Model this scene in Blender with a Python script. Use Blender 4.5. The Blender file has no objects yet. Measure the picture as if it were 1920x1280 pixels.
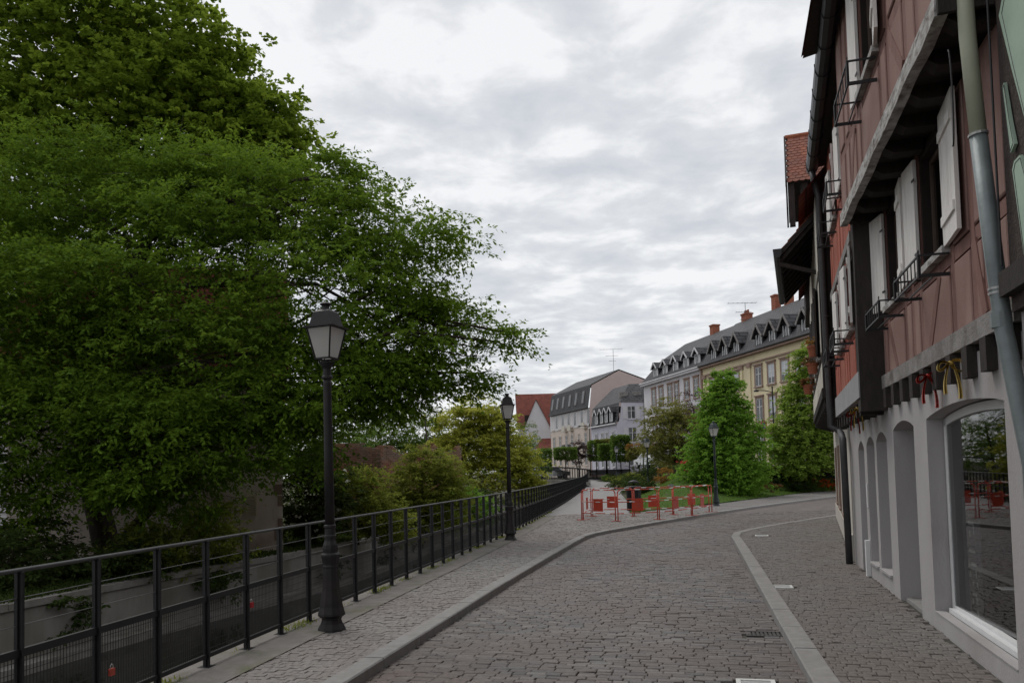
import bpy, math, random
import numpy as np
from mathutils import Matrix, Vector
random.seed(7)
RNG = np.random.default_rng(7)
scene = bpy.context.scene
COL = scene.collection
R = math.radians

# ------------------------------------------------------------------ camera
cam_d = bpy.data.cameras.new('camera'); cam = bpy.data.objects.new('camera', cam_d); COL.objects.link(cam)
cam.location = (0, 0, 1.65)
cam.rotation_euler = (Matrix.Rotation(R(92.6), 3, 'X') @ Matrix.Rotation(-0.025, 3, 'Z')).to_euler()
cam_d.sensor_width = 36.0; cam_d.lens = 27.56; cam_d.shift_y = 0.0922
cam_d.clip_start = 0.05; cam_d.clip_end = 3000
scene.camera = cam

# ------------------------------------------------------------------ sky
SUN_EL, SUN_AZ = R(58), R(-35)          # azimuth from +Y towards +X
world = bpy.data.worlds.new('World'); scene.world = world; world.use_nodes = True
nt = world.node_tree; nt.nodes.clear()
def N(tree, t, **kw):
    n = tree.nodes.new(t)
    for k, v in kw.items(): setattr(n, k, v)
    return n
def MATH(tree, op, a, b=None, c=None, clamp=False):
    n = tree.nodes.new('ShaderNodeMath'); n.operation = op; n.use_clamp = clamp
    for i, v in enumerate((a, b, c)):
        if v is None: continue
        if isinstance(v, (int, float)): n.inputs[i].default_value = v
        else: tree.links.new(v, n.inputs[i])
    return n.outputs[0]
out = N(nt, 'ShaderNodeOutputWorld'); bg = N(nt, 'ShaderNodeBackground'); bg.inputs[1].default_value = 0.1
sky = N(nt, 'ShaderNodeTexSky', sky_type='NISHITA', sun_disc=False, sun_elevation=SUN_EL, sun_rotation=SUN_AZ)
tc = N(nt, 'ShaderNodeTexCoord'); sep = N(nt, 'ShaderNodeSeparateXYZ'); nt.links.new(tc.outputs['Generated'], sep.inputs[0])
zz = MATH(nt, 'ADD', MATH(nt, 'MAXIMUM', sep.outputs[2], 0.0), 0.10)
comb = N(nt, 'ShaderNodeCombineXYZ')
nt.links.new(MATH(nt, 'DIVIDE', sep.outputs[0], zz), comb.inputs[0])
nt.links.new(MATH(nt, 'DIVIDE', sep.outputs[1], zz), comb.inputs[1])
def noise(tree, vec, scale, detail, rough, dist=0.0, off=(0, 0, 0)):
    if off != (0, 0, 0):
        mp = N(tree, 'ShaderNodeMapping'); mp.inputs[1].default_value = off; tree.links.new(vec, mp.inputs[0]); vec = mp.outputs[0]
    n = N(tree, 'ShaderNodeTexNoise'); n.inputs['Scale'].default_value = scale; n.inputs['Detail'].default_value = detail
    n.inputs['Roughness'].default_value = rough; n.inputs['Distortion'].default_value = dist
    tree.links.new(vec, n.inputs['Vector']); return n.outputs[0]
n1 = noise(nt, comb.outputs[0], 4.4, 7, 0.55, 0.2, (3.1, 7.7, 0))
n2 = noise(nt, comb.outputs[0], 0.8, 3, 0.5, 0.0, (11.0, 2.0, 5))
nn = MATH(nt, 'ADD', MATH(nt, 'MULTIPLY', n1, 0.72), MATH(nt, 'MULTIPLY', n2, 0.28))
ramp = N(nt, 'ShaderNodeValToRGB'); nt.links.new(nn, ramp.inputs[0])
cr = ramp.color_ramp; cr.elements[0].position = 0.37; cr.elements[0].color = (6.4, 6.65, 7.1, 1)
cr.elements[1].position = 0.585; cr.elements[1].color = (9.5, 9.55, 9.65, 1)
e = cr.elements.new(0.49); e.color = (7.6, 7.75, 8.0, 1)
mix = N(nt, 'ShaderNodeMix', data_type='RGBA'); mix.inputs[0].default_value = 0.93
nt.links.new(sky.outputs[0], mix.inputs[6]); nt.links.new(ramp.outputs[0], mix.inputs[7])
nt.links.new(mix.outputs[2], bg.inputs[0]); nt.links.new(bg.outputs[0], out.inputs[0])

# ------------------------------------------------------------------ sun (overcast) and exposure
sl = bpy.data.lights.new('sun', 'SUN'); sl.energy = 1.3; sl.angle = R(25); sl.color = (1.0, 0.97, 0.92)
so = bpy.data.objects.new('sun', sl); COL.objects.link(so); so.location = (0, 0, 60)
sd = Vector((math.sin(SUN_AZ) * math.cos(SUN_EL), math.cos(SUN_AZ) * math.cos(SUN_EL), math.sin(SUN_EL)))
so.rotation_euler = (-sd).to_track_quat('-Z', 'Y').to_euler()
vs = scene.view_settings; vs.view_transform = 'Standard'; vs.look = 'None'; vs.exposure = 0.0; vs.gamma = 1.0; vs.use_curve_mapping = False

# ================================================================== materials
def hexless(c): return (c[0], c[1], c[2], 1)
MATS = {}
def new_mat(name):
    m = bpy.data.materials.new(name); m.use_nodes = True; t = m.node_tree
    b = t.nodes['Principled BSDF']; MATS[name] = m
    return m, t, b
def surf(name, c1, c2=None, scale=3.0, rough=0.75, bump=0.0, bscale=40.0, spec=0.3, metal=0.0, stain=None, sscale=0.7, samt=0.5, detail=6, stretch=None):
    """two-tone noise colour in world space, optional stain colour and fine relief"""
    m, t, b = new_mat(name)
    geo = N(t, 'ShaderNodeNewGeometry'); pos = geo.outputs['Position']
    if stretch:
        mp = N(t, 'ShaderNodeMapping'); mp.inputs[3].default_value = stretch; t.links.new(pos, mp.inputs[0]); pos = mp.outputs[0]
    c2 = c2 or tuple(x * 0.8 for x in c1)
    rp = N(t, 'ShaderNodeValToRGB'); rp.color_ramp.elements[0].position = 0.33; rp.color_ramp.elements[1].position = 0.67
    rp.color_ramp.elements[0].color = hexless(c2); rp.color_ramp.elements[1].color = hexless(c1)
    t.links.new(noise(t, pos, scale, detail, 0.6), rp.inputs[0]); colr = rp.outputs[0]
    if stain:
        mx = N(t, 'ShaderNodeMix', data_type='RGBA'); r2 = N(t, 'ShaderNodeValToRGB')
        r2.color_ramp.elements[0].position = 0.48; r2.color_ramp.elements[1].position = 0.7
        r2.color_ramp.elements[0].color = (0, 0, 0, 1); r2.color_ramp.elements[1].color = (samt,) * 3 + (1,)
        t.links.new(noise(t, pos, sscale, 5, 0.6, 0.3, (5, 3, 9)), r2.inputs[0]); t.links.new(r2.outputs[0], mx.inputs[0])
        t.links.new(colr, mx.inputs[6]); mx.inputs[7].default_value = hexless(stain); colr = mx.outputs[2]
    t.links.new(colr, b.inputs['Base Color'])
    b.inputs['Roughness'].default_value = rough; b.inputs['Specular IOR Level'].default_value = spec; b.inputs['Metallic'].default_value = metal
    if bump:
        bp = N(t, 'ShaderNodeBump'); bp.inputs['Strength'].default_value = bump; bp.inputs['Distance'].default_value = 0.02
        t.links.new(noise(t, pos, bscale, 5, 0.65), bp.inputs['Height']); t.links.new(bp.outputs[0], b.inputs['Normal'])
    return m
def piece_mat(name, tones, rough=0.65, per_object=True, patch=None, pscale=0.35, spec=0.35, bump=0.5, bscale=60, dust=None):
    """stones, bricks, tiles: every piece takes its own tone"""
    m, t, b = new_mat(name)
    if per_object: rnd = N(t, 'ShaderNodeObjectInfo').outputs['Random']
    else: rnd = N(t, 'ShaderNodeNewGeometry').outputs['Random Per Island']
    geo = N(t, 'ShaderNodeNewGeometry'); pos = geo.outputs['Position']
    rp = N(t, 'ShaderNodeValToRGB'); cr = rp.color_ramp
    while len(cr.elements) < len(tones): cr.elements.new(0.5)
    for i, c in enumerate(tones): cr.elements[i].position = i / (len(tones) - 1); cr.elements[i].color = hexless(c)
    t.links.new(rnd, rp.inputs[0]); colr = rp.outputs[0]
    if patch:
        mx = N(t, 'ShaderNodeMix', data_type='RGBA'); r2 = N(t, 'ShaderNodeValToRGB')
        r2.color_ramp.elements[0].position = 0.4; r2.color_ramp.elements[1].position = 0.65
        r2.color_ramp.elements[0].color = (0, 0, 0, 1); r2.color_ramp.elements[1].color = (0.8, 0.8, 0.8, 1)
        t.links.new(noise(t, pos, pscale, 3, 0.5, 0.4), r2.inputs[0]); t.links.new(r2.outputs[0], mx.inputs[0])
        t.links.new(colr, mx.inputs[6]); mx.inputs[7].default_value = hexless(patch); colr = mx.outputs[2]
    mu = N(t, 'ShaderNodeMix', data_type='RGBA', blend_type='MULTIPLY'); mu.inputs[0].default_value = 0.75
    r3 = N(t, 'ShaderNodeValToRGB'); r3.color_ramp.elements[0].position = 0.3; r3.color_ramp.elements[1].position = 0.75
    r3.color_ramp.elements[0].color = (0.45, 0.45, 0.45, 1); r3.color_ramp.elements[1].color = (1.15, 1.15, 1.15, 1)
    t.links.new(noise(t, pos, 28, 5, 0.7), r3.inputs[0]); t.links.new(colr, mu.inputs[6]); t.links.new(r3.outputs[0], mu.inputs[7])
    t.links.new(mu.outputs[2], b.inputs['Base Color'])
    b.inputs['Roughness'].default_value = rough; b.inputs['Specular IOR Level'].default_value = spec
    bp = N(t, 'ShaderNodeBump'); bp.inputs['Strength'].default_value = bump; bp.inputs['Distance'].default_value = 0.01
    t.links.new(noise(t, pos, bscale, 4, 0.7), bp.inputs['Height']); t.links.new(bp.outputs[0], b.inputs['Normal'])
    return m
def leaf_mat(name, dark, light, trans=0.42, rough=0.55):
    m, t, b = new_mat(name)
    at = N(t, 'ShaderNodeAttribute', attribute_name='tint')
    rp = N(t, 'ShaderNodeValToRGB'); rp.color_ramp.elements[0].color = hexless(dark); rp.color_ramp.elements[1].color = hexless(light)
    t.links.new(at.outputs['Fac'], rp.inputs[0])
    t.links.new(rp.outputs[0], b.inputs['Base Color']); b.inputs['Roughness'].default_value = 0.7; b.inputs['Specular IOR Level'].default_value = 0.08
    tr = N(t, 'ShaderNodeBsdfTranslucent'); hs = N(t, 'ShaderNodeHueSaturation'); hs.inputs['Hue'].default_value = 0.485; hs.inputs['Value'].default_value = 1.5
    t.links.new(rp.outputs[0], hs.inputs['Color']); t.links.new(hs.outputs[0], tr.inputs[0])
    ms = N(t, 'ShaderNodeMixShader'); ms.inputs[0].default_value = trans
    t.links.new(b.outputs[0], ms.inputs[1]); t.links.new(tr.outputs[0], ms.inputs[2])
    t.links.new(ms.outputs[0], t.nodes['Material Output'].inputs[0])
    return m
def glass_mat(name, tint=(0.9, 0.95, 0.95), ior=1.6, see=0.9):
    m, t, b = new_mat(name); t.nodes.remove(b)
    gl = N(t, 'ShaderNodeBsdfGlossy'); gl.inputs['Roughness'].default_value = 0.015
    tr = N(t, 'ShaderNodeBsdfTransparent'); tr.inputs[0].default_value = hexless(tuple(x * see for x in tint))
    fr = N(t, 'ShaderNodeFresnel'); fr.inputs[0].default_value = ior
    f2 = MATH(t, 'MULTIPLY_ADD', fr.outputs[0], 1.25, 0.03, True)
    ms = N(t, 'ShaderNodeMixShader'); t.links.new(f2, ms.inputs[0]); t.links.new(tr.outputs[0], ms.inputs[1]); t.links.new(gl.outputs[0], ms.inputs[2])
    t.links.new(ms.outputs[0], t.nodes['Material Output'].inputs[0]); return m
def course_mat(name, tones, w, h, mortar, rough=0.7, bump=0.6, axis='z', spec=0.25):
    """courses of slates or tiles too far off to pick apart: brick texture on generated roof uv"""
    m, t, b = new_mat(name)
    uv = N(t, 'ShaderNodeUVMap')
    br = N(t, 'ShaderNodeTexBrick'); br.inputs['Scale'].default_value = 1.0; br.inputs['Brick Width'].default_value = w; br.inputs['Row Height'].default_value = h
    br.inputs['Mortar Size'].default_value = h * 0.12; br.inputs['Color1'].default_value = hexless(tones[0]); br.inputs['Color2'].default_value = hexless(tones[1]); br.inputs['Mortar'].default_value = hexless(mortar)
    t.links.new(uv.outputs[0], br.inputs[0])
    mu = N(t, 'ShaderNodeMix', data_type='RGBA', blend_type='MULTIPLY'); mu.inputs[0].default_value = 0.7
    r3 = N(t, 'ShaderNodeValToRGB'); r3.color_ramp.elements[0].position = 0.3; r3.color_ramp.elements[1].position = 0.7
    r3.color_ramp.elements[0].color = (0.55, 0.55, 0.55, 1); r3.color_ramp.elements[1].color = (1.1, 1.1, 1.1, 1)
    geo = N(t, 'ShaderNodeNewGeometry'); t.links.new(noise(t, geo.outputs['Position'], 1.3, 5, 0.6), r3.inputs[0])
    t.links.new(br.outputs[0], mu.inputs[6]); t.links.new(r3.outputs[0], mu.inputs[7]); t.links.new(mu.outputs[2], b.inputs['Base Color'])
    b.inputs['Roughness'].default_value = rough; b.inputs['Specular IOR Level'].default_value = spec
    bp = N(t, 'ShaderNodeBump'); bp.inputs['Strength'].default_value = bump; bp.inputs['Distance'].default_value = 0.05; bp.invert = True
    t.links.new(br.outputs['Fac'], bp.inputs['Height']); t.links.new(bp.outputs[0], b.inputs['Normal'])
    return m

SETT_TONES = [(0.099, 0.09, 0.086), (0.148, 0.126, 0.113), (0.121, 0.112, 0.108), (0.19, 0.169, 0.155), (0.148, 0.123, 0.111), (0.111, 0.105, 0.104), (0.213, 0.195, 0.18)]
PAV_TONES = [(0.158, 0.147, 0.135), (0.186, 0.17, 0.155), (0.167, 0.156, 0.144), (0.205, 0.189, 0.173), (0.177, 0.158, 0.146)]
WALK_TONES = [(0.24, 0.23, 0.214), (0.269, 0.254, 0.237), (0.254, 0.235, 0.218), (0.298, 0.283, 0.266), (0.264, 0.24, 0.223), (0.278, 0.269, 0.252)]
piece_mat('sett_one', SETT_TONES, 0.52, True, (0.145, 0.108, 0.094), 0.6)
piece_mat('sett_many', SETT_TONES, 0.52, False, (0.145, 0.108, 0.094), 0.6)
piece_mat('paver_one', PAV_TONES, 0.7, True, (0.18, 0.15, 0.135), 0.5)
piece_mat('paver_many', PAV_TONES, 0.7, False, (0.18, 0.15, 0.135), 0.5)
piece_mat('walk_one', WALK_TONES, 0.7, True, (0.23, 0.195, 0.18), 0.4)
piece_mat('walk_many', WALK_TONES, 0.7, False, (0.23, 0.195, 0.18), 0.4)
piece_mat('brick_one', [(0.30, 0.12, 0.075), (0.36, 0.17, 0.11), (0.24, 0.10, 0.07), (0.40, 0.22, 0.15), (0.33, 0.15, 0.10)], 0.85, True, (0.26, 0.2, 0.16), 0.9, 0.2)
piece_mat('brick_many', [(0.30, 0.12, 0.075), (0.36, 0.17, 0.11), (0.24, 0.10, 0.07), (0.40, 0.22, 0.15), (0.33, 0.15, 0.10)], 0.85, False, (0.26, 0.2, 0.16), 0.9, 0.2)
piece_mat('tile_one', [(0.26, 0.085, 0.05), (0.34, 0.12, 0.07), (0.21, 0.07, 0.05), (0.30, 0.10, 0.06)], 0.75, True, (0.18, 0.08, 0.06), 1.2, 0.25)
surf('joint', (0.085, 0.079, 0.07), (0.055, 0.051, 0.045), 6, 0.95, 0.4, stain=(0.06, 0.065, 0.03), samt=0.6)
surf('joint_pale', (0.17, 0.16, 0.145), (0.13, 0.12, 0.11), 6, 0.95, 0.4)
surf('kerb', (0.275, 0.265, 0.255), (0.215, 0.205, 0.195), 9, 0.8, 0.3, 120, stain=(0.2, 0.19, 0.18), sscale=1.5)
surf('concrete', (0.30, 0.285, 0.265), (0.23, 0.215, 0.20), 5, 0.9, 0.4, 60, stain=(0.13, 0.12, 0.09), sscale=0.8, samt=0.7)
surf('strip', (0.24, 0.22, 0.205), (0.18, 0.165, 0.15), 5, 0.95, 0.5, 60, stain=(0.10, 0.11, 0.045), sscale=1.6, samt=0.7)
surf('quay', (0.33, 0.31, 0.29), (0.24, 0.225, 0.205), 1.4, 0.9, 0.5, 30, stain=(0.12, 0.115, 0.085), sscale=0.5, samt=0.85, stretch=(1, 1, 0.35))
surf('asphalt_path', (0.27, 0.26, 0.255), (0.225, 0.215, 0.21), 2, 0.9, 0.3, 200)
surf('street_far', (0.10, 0.10, 0.10), (0.075, 0.075, 0.075), 2, 0.9)
surf('lawn', (0.075, 0.125, 0.03), (0.05, 0.095, 0.02), 1.5, 0.9, 0.8, 60, spec=0.1)
surf('soil', (0.075, 0.06, 0.04), (0.045, 0.038, 0.025), 2.5, 0.95, 0.8, 30, stain=(0.05, 0.08, 0.025), samt=0.8)
surf('rubble', (0.25, 0.25, 0.26), (0.14, 0.14, 0.15), 6, 0.9, 0.6, 40)
surf('iron', (0.017, 0.017, 0.019), (0.011, 0.011, 0.013), 8, 0.5, 0.15, 60, spec=0.4)
surf('iron_rust', (0.020, 0.018, 0.019), (0.013, 0.012, 0.013), 12, 0.55, 0.2, 60, spec=0.35, stain=(0.04, 0.022, 0.018), sscale=3, samt=0.4)
surf('lamp_green', (0.022, 0.032, 0.034), (0.014, 0.021, 0.024), 8, 0.45, 0.1, 60, spec=0.45)
surf('wire', (0.10, 0.10, 0.10), (0.07, 0.07, 0.07), 8, 0.45, spec=0.5)
surf('rail_steel', (0.075, 0.075, 0.078), (0.05, 0.05, 0.052), 8, 0.4, spec=0.5)
surf('white_plaster', (0.395, 0.378, 0.375), (0.35, 0.333, 0.33), 1.3, 0.9, 0.35, 70, stain=(0.29, 0.265, 0.255), sscale=1.1, samt=0.75, stretch=(1, 1, 0.45))
surf('white_reveal', (0.36, 0.34, 0.345), (0.32, 0.30, 0.305), 1.3, 0.9, 0.2, 90)
surf('pink_plaster', (0.29, 0.175, 0.152), (0.235, 0.138, 0.12), 2.2, 0.9, 0.35, 70, stain=(0.35, 0.245, 0.215), sscale=1.6, samt=0.7, stretch=(1, 1, 0.4))
surf('pink_timber', (0.25, 0.135, 0.115), (0.19, 0.10, 0.085), 7, 0.85, 0.5, 60, stain=(0.12, 0.06, 0.05), sscale=2, samt=0.6, stretch=(2, 2, 0.4))
surf('red_plaster', (0.40, 0.125, 0.085), (0.33, 0.10, 0.07), 2.2, 0.9, 0.35, 70, stain=(0.43, 0.18, 0.13), sscale=1.1, samt=0.4)
surf('red_timber', (0.30, 0.085, 0.06), (0.22, 0.06, 0.045), 7, 0.85, 0.5, 60, stretch=(2, 2, 0.4))
surf('dark_timber', (0.045, 0.036, 0.032), (0.028, 0.023, 0.021), 9, 0.85, 0.7, 50, stretch=(2, 2, 0.5))
surf('dark_gap', (0.03, 0.022, 0.02), (0.02, 0.016, 0.015), 6, 0.95)
surf('chipped_white', (0.60, 0.59, 0.57), (0.27, 0.25, 0.235), 7, 0.8, 0.9, 45, stain=(0.11, 0.085, 0.07), sscale=9, samt=1.0, stretch=(0.8, 0.8, 2.0))
surf('grey_beam', (0.30, 0.285, 0.275), (0.20, 0.185, 0.175), 5, 0.85, 0.8, 45, stain=(0.10, 0.085, 0.075), sscale=3, samt=0.8)
surf('grey_paint', (0.34, 0.335, 0.34), (0.28, 0.275, 0.28), 3, 0.75, 0.3, 60)
surf('shutter_white', (0.78, 0.75, 0.72), (0.69, 0.66, 0.63), 6, 0.7, 0.35, 40, stain=(0.44, 0.40, 0.37), sscale=2, samt=0.45, stretch=(3, 3, 0.5))
surf('beige_plaster', (0.52, 0.49, 0.44), (0.46, 0.43, 0.385), 1.5, 0.9, 0.2, 80, stain=(0.36, 0.32, 0.28), sscale=0.8, samt=0.5)
surf('cream_white', (0.62, 0.585, 0.51), (0.54, 0.505, 0.44), 1.5, 0.9, 0.2, 80)
surf('roughcast', (0.075, 0.058, 0.052), (0.05, 0.04, 0.036), 14, 0.95, 1.0, 35)
surf('sign_green', (0.36, 0.47, 0.37), (0.31, 0.41, 0.325), 4, 0.6, 0.1, 40)
surf('sign_blue', (0.36, 0.42, 0.47), (0.31, 0.36, 0.42), 4, 0.6)
surf('pipe_green', (0.42, 0.43, 0.33), (0.37, 0.38, 0.29), 4, 0.55, 0.1, 30, spec=0.4)
surf('zinc', (0.22, 0.25, 0.25), (0.165, 0.185, 0.19), 5, 0.5, 0.15, 30, metal=0.35, stain=(0.14, 0.15, 0.16), sscale=2, samt=0.6)
surf('pipe_dark', (0.07, 0.068, 0.07), (0.05, 0.048, 0.05), 6, 0.55, 0.1, 40, metal=0.3)
surf('terracotta', (0.36, 0.13, 0.07), (0.28, 0.09, 0.05), 6, 0.85, 0.2, 60)
surf('barrier_red', (0.56, 0.065, 0.03), (0.45, 0.05, 0.025), 7, 0.45, 0.1, 60, spec=0.45, stain=(0.34, 0.10, 0.075), sscale=5, samt=0.5)
surf('barrier_white', (0.74, 0.72, 0.70), (0.62, 0.60, 0.58), 7, 0.5)
surf('ribbon_red', (0.52, 0.045, 0.03), (0.40, 0.03, 0.02), 9, 0.6, 0.2, 60)
surf('ribbon_yellow', (0.62, 0.46, 0.14), (0.52, 0.37, 0.09), 9, 0.6, 0.2, 60)
surf('frame_white', (0.66, 0.66, 0.66), (0.60, 0.60, 0.60), 4, 0.5, spec=0.4)
surf('frame_dark', (0.10, 0.07, 0.055), (0.07, 0.05, 0.04), 4, 0.6)
surf('room_dark', (0.045, 0.042, 0.04), (0.03, 0.028, 0.027), 1.5, 0.9)  # near-black colour stands in for the shade inside rooms behind glass
surf('banner_grey', (0.12, 0.125, 0.135), (0.10, 0.105, 0.115), 2, 0.7)
surf('letter_white', (0.62, 0.62, 0.60), (0.54, 0.54, 0.53), 8, 0.6)
surf('cover_steel', (0.42, 0.42, 0.41), (0.34, 0.34, 0.33), 20, 0.4, 0.2, 80, metal=0.5)
surf('cover_rim', (0.66, 0.66, 0.64), (0.56, 0.56, 0.54), 20, 0.6)
surf('grate', (0.06, 0.056, 0.052), (0.04, 0.038, 0.036), 20, 0.6)
surf('bark', (0.075, 0.058, 0.045), (0.04, 0.032, 0.026), 7, 0.95, 1.0, 25, stretch=(3, 3, 0.6))
surf('bark_grey', (0.10, 0.085, 0.07), (0.06, 0.05, 0.042), 7, 0.95, 0.8, 25, stretch=(3, 3, 0.6))
surf('yellow_wall', (0.75, 0.66, 0.45), (0.68, 0.59, 0.395), 0.8, 0.9, 0.1, 40, stain=(0.56, 0.48, 0.33), sscale=0.5, samt=0.45)
surf('row_white', (0.68, 0.66, 0.69), (0.61, 0.59, 0.62), 0.8, 0.9, 0.1, 40, stain=(0.50, 0.48, 0.49), sscale=0.5, samt=0.4)
surf('lilac_wall', (0.60, 0.585, 0.66), (0.54, 0.525, 0.595), 0.8, 0.9, 0.1, 40, stain=(0.46, 0.45, 0.49), sscale=0.5, samt=0.4)
surf('rose_wall', (0.56, 0.45, 0.42), (0.50, 0.40, 0.37), 0.6, 0.9, 0.1, 40, stain=(0.42, 0.34, 0.32), sscale=0.4, samt=0.4)
surf('pale_rose', (0.64, 0.555, 0.49), (0.57, 0.49, 0.43), 0.6, 0.9, 0.1, 40)
surf('sandstone', (0.33, 0.235, 0.19), (0.26, 0.18, 0.145), 2, 0.9, 0.2, 40)
surf('far_white', (0.64, 0.63, 0.65), (0.58, 0.57, 0.59), 0.6, 0.9)
surf('old_pink', (0.76, 0.66, 0.60), (0.66, 0.56, 0.50), 0.9, 0.95, 0.3, 40, stain=(0.36, 0.26, 0.20), sscale=0.7, samt=0.8)
surf('chimney_brick', (0.33, 0.12, 0.07), (0.25, 0.09, 0.055), 5, 0.9, 0.3, 30)
surf('shutter_cream', (0.60, 0.55, 0.40), (0.52, 0.47, 0.34), 5, 0.8)
surf('gutter_dark', (0.045, 0.045, 0.048), (0.03, 0.03, 0.033), 5, 0.5, 0.1, 40, metal=0.3)
surf('car_white', (0.72, 0.73, 0.75), (0.70, 0.71, 0.73), 1, 0.25, spec=0.6)
surf('car_blue', (0.03, 0.04, 0.075), (0.028, 0.036, 0.07), 1, 0.25, spec=0.6)
surf('rubber', (0.02, 0.02, 0.02), (0.015, 0.015, 0.015), 5, 0.85)
surf('sign_red', (0.50, 0.03, 0.04), (0.44, 0.03, 0.035), 5, 0.5)
surf('sign_navy', (0.05, 0.07, 0.32), (0.045, 0.06, 0.28), 5, 0.5)
course_mat('slate', [(0.052, 0.052, 0.06), (0.08, 0.08, 0.088)], 0.36, 0.24, (0.022, 0.022, 0.025), 0.6)
course_mat('slate_coarse', [(0.06, 0.06, 0.068), (0.085, 0.085, 0.092)], 0.6, 0.36, (0.018, 0.018, 0.02), 0.55)
course_mat('red_tiles', [(0.27, 0.075, 0.05), (0.21, 0.055, 0.04)], 0.3, 0.22, (0.10, 0.035, 0.03), 0.8)
glass_mat('glass')
glass_mat('glass_far', (0.55, 0.6, 0.65), 1.5, 0.7)
m, t, b = new_mat('lamp_glass'); t.nodes.remove(b)
df = N(t, 'ShaderNodeBsdfDiffuse'); df.inputs[0].default_value = (0.72, 0.71, 0.69, 1)
tr = N(t, 'ShaderNodeBsdfTranslucent'); tr.inputs[0].default_value = (0.88, 0.87, 0.85, 1)
gl = N(t, 'ShaderNodeBsdfGlossy'); gl.inputs[1].default_value = 0.08
m1 = N(t, 'ShaderNodeMixShader'); m1.inputs[0].default_value = 0.6; t.links.new(df.outputs[0], m1.inputs[1]); t.links.new(tr.outputs[0], m1.inputs[2])
m2 = N(t, 'ShaderNodeMixShader'); m2.inputs[0].default_value = 0.12; t.links.new(m1.outputs[0], m2.inputs[1]); t.links.new(gl.outputs[0], m2.inputs[2])
t.links.new(m2.outputs[0], t.nodes['Material Output'].inputs[0])
m, t, b = new_mat('water'); b.inputs['Base Color'].default_value = (0.014, 0.015, 0.011, 1); b.inputs['Roughness'].default_value = 0.06; b.inputs['IOR'].default_value = 1.33
bp = N(t, 'ShaderNodeBump'); bp.inputs['Strength'].default_value = 0.12; bp.inputs['Distance'].default_value = 0.03
geo = N(t, 'ShaderNodeNewGeometry'); t.links.new(noise(t, geo.outputs['Position'], 2.5, 3, 0.5, 0.6), bp.inputs['Height']); t.links.new(bp.outputs[0], b.inputs['Normal'])
leaf_mat('leaf_box', (0.045, 0.095, 0.009), (0.17, 0.28, 0.03))
leaf_mat('leaf_maple', (0.06, 0.115, 0.01), (0.25, 0.35, 0.04))
leaf_mat('leaf_yellow', (0.22, 0.245, 0.033), (0.43, 0.46, 0.09))
leaf_mat('leaf_bright', (0.1, 0.215, 0.026), (0.22, 0.39, 0.058))
leaf_mat('leaf_hornbeam', (0.125, 0.2, 0.026), (0.28, 0.4, 0.078))
leaf_mat('leaf_olive', (0.12, 0.13, 0.028), (0.25, 0.26, 0.07))
leaf_mat('leaf_shrub', (0.12, 0.16, 0.024), (0.27, 0.31, 0.055))
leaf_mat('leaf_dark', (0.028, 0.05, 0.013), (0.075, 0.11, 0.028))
leaf_mat('leaf_mid', (0.07, 0.135, 0.022), (0.15, 0.23, 0.05))
leaf_mat('leaf_bronze', (0.045, 0.03, 0.028), (0.10, 0.07, 0.06))
leaf_mat('leaf_purple', (0.04, 0.022, 0.028), (0.09, 0.045, 0.05))
leaf_mat('leaf_rust', (0.10, 0.055, 0.02), (0.2, 0.11, 0.045))
leaf_mat('petal_white', (0.55, 0.55, 0.48), (0.68, 0.68, 0.62))
leaf_mat('petal_red', (0.42, 0.03, 0.03), (0.58, 0.09, 0.07))
leaf_mat('petal_orange', (0.50, 0.10, 0.02), (0.68, 0.2, 0.05))
leaf_mat('leaf_amber', (0.2, 0.12, 0.025), (0.34, 0.2, 0.05))

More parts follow.
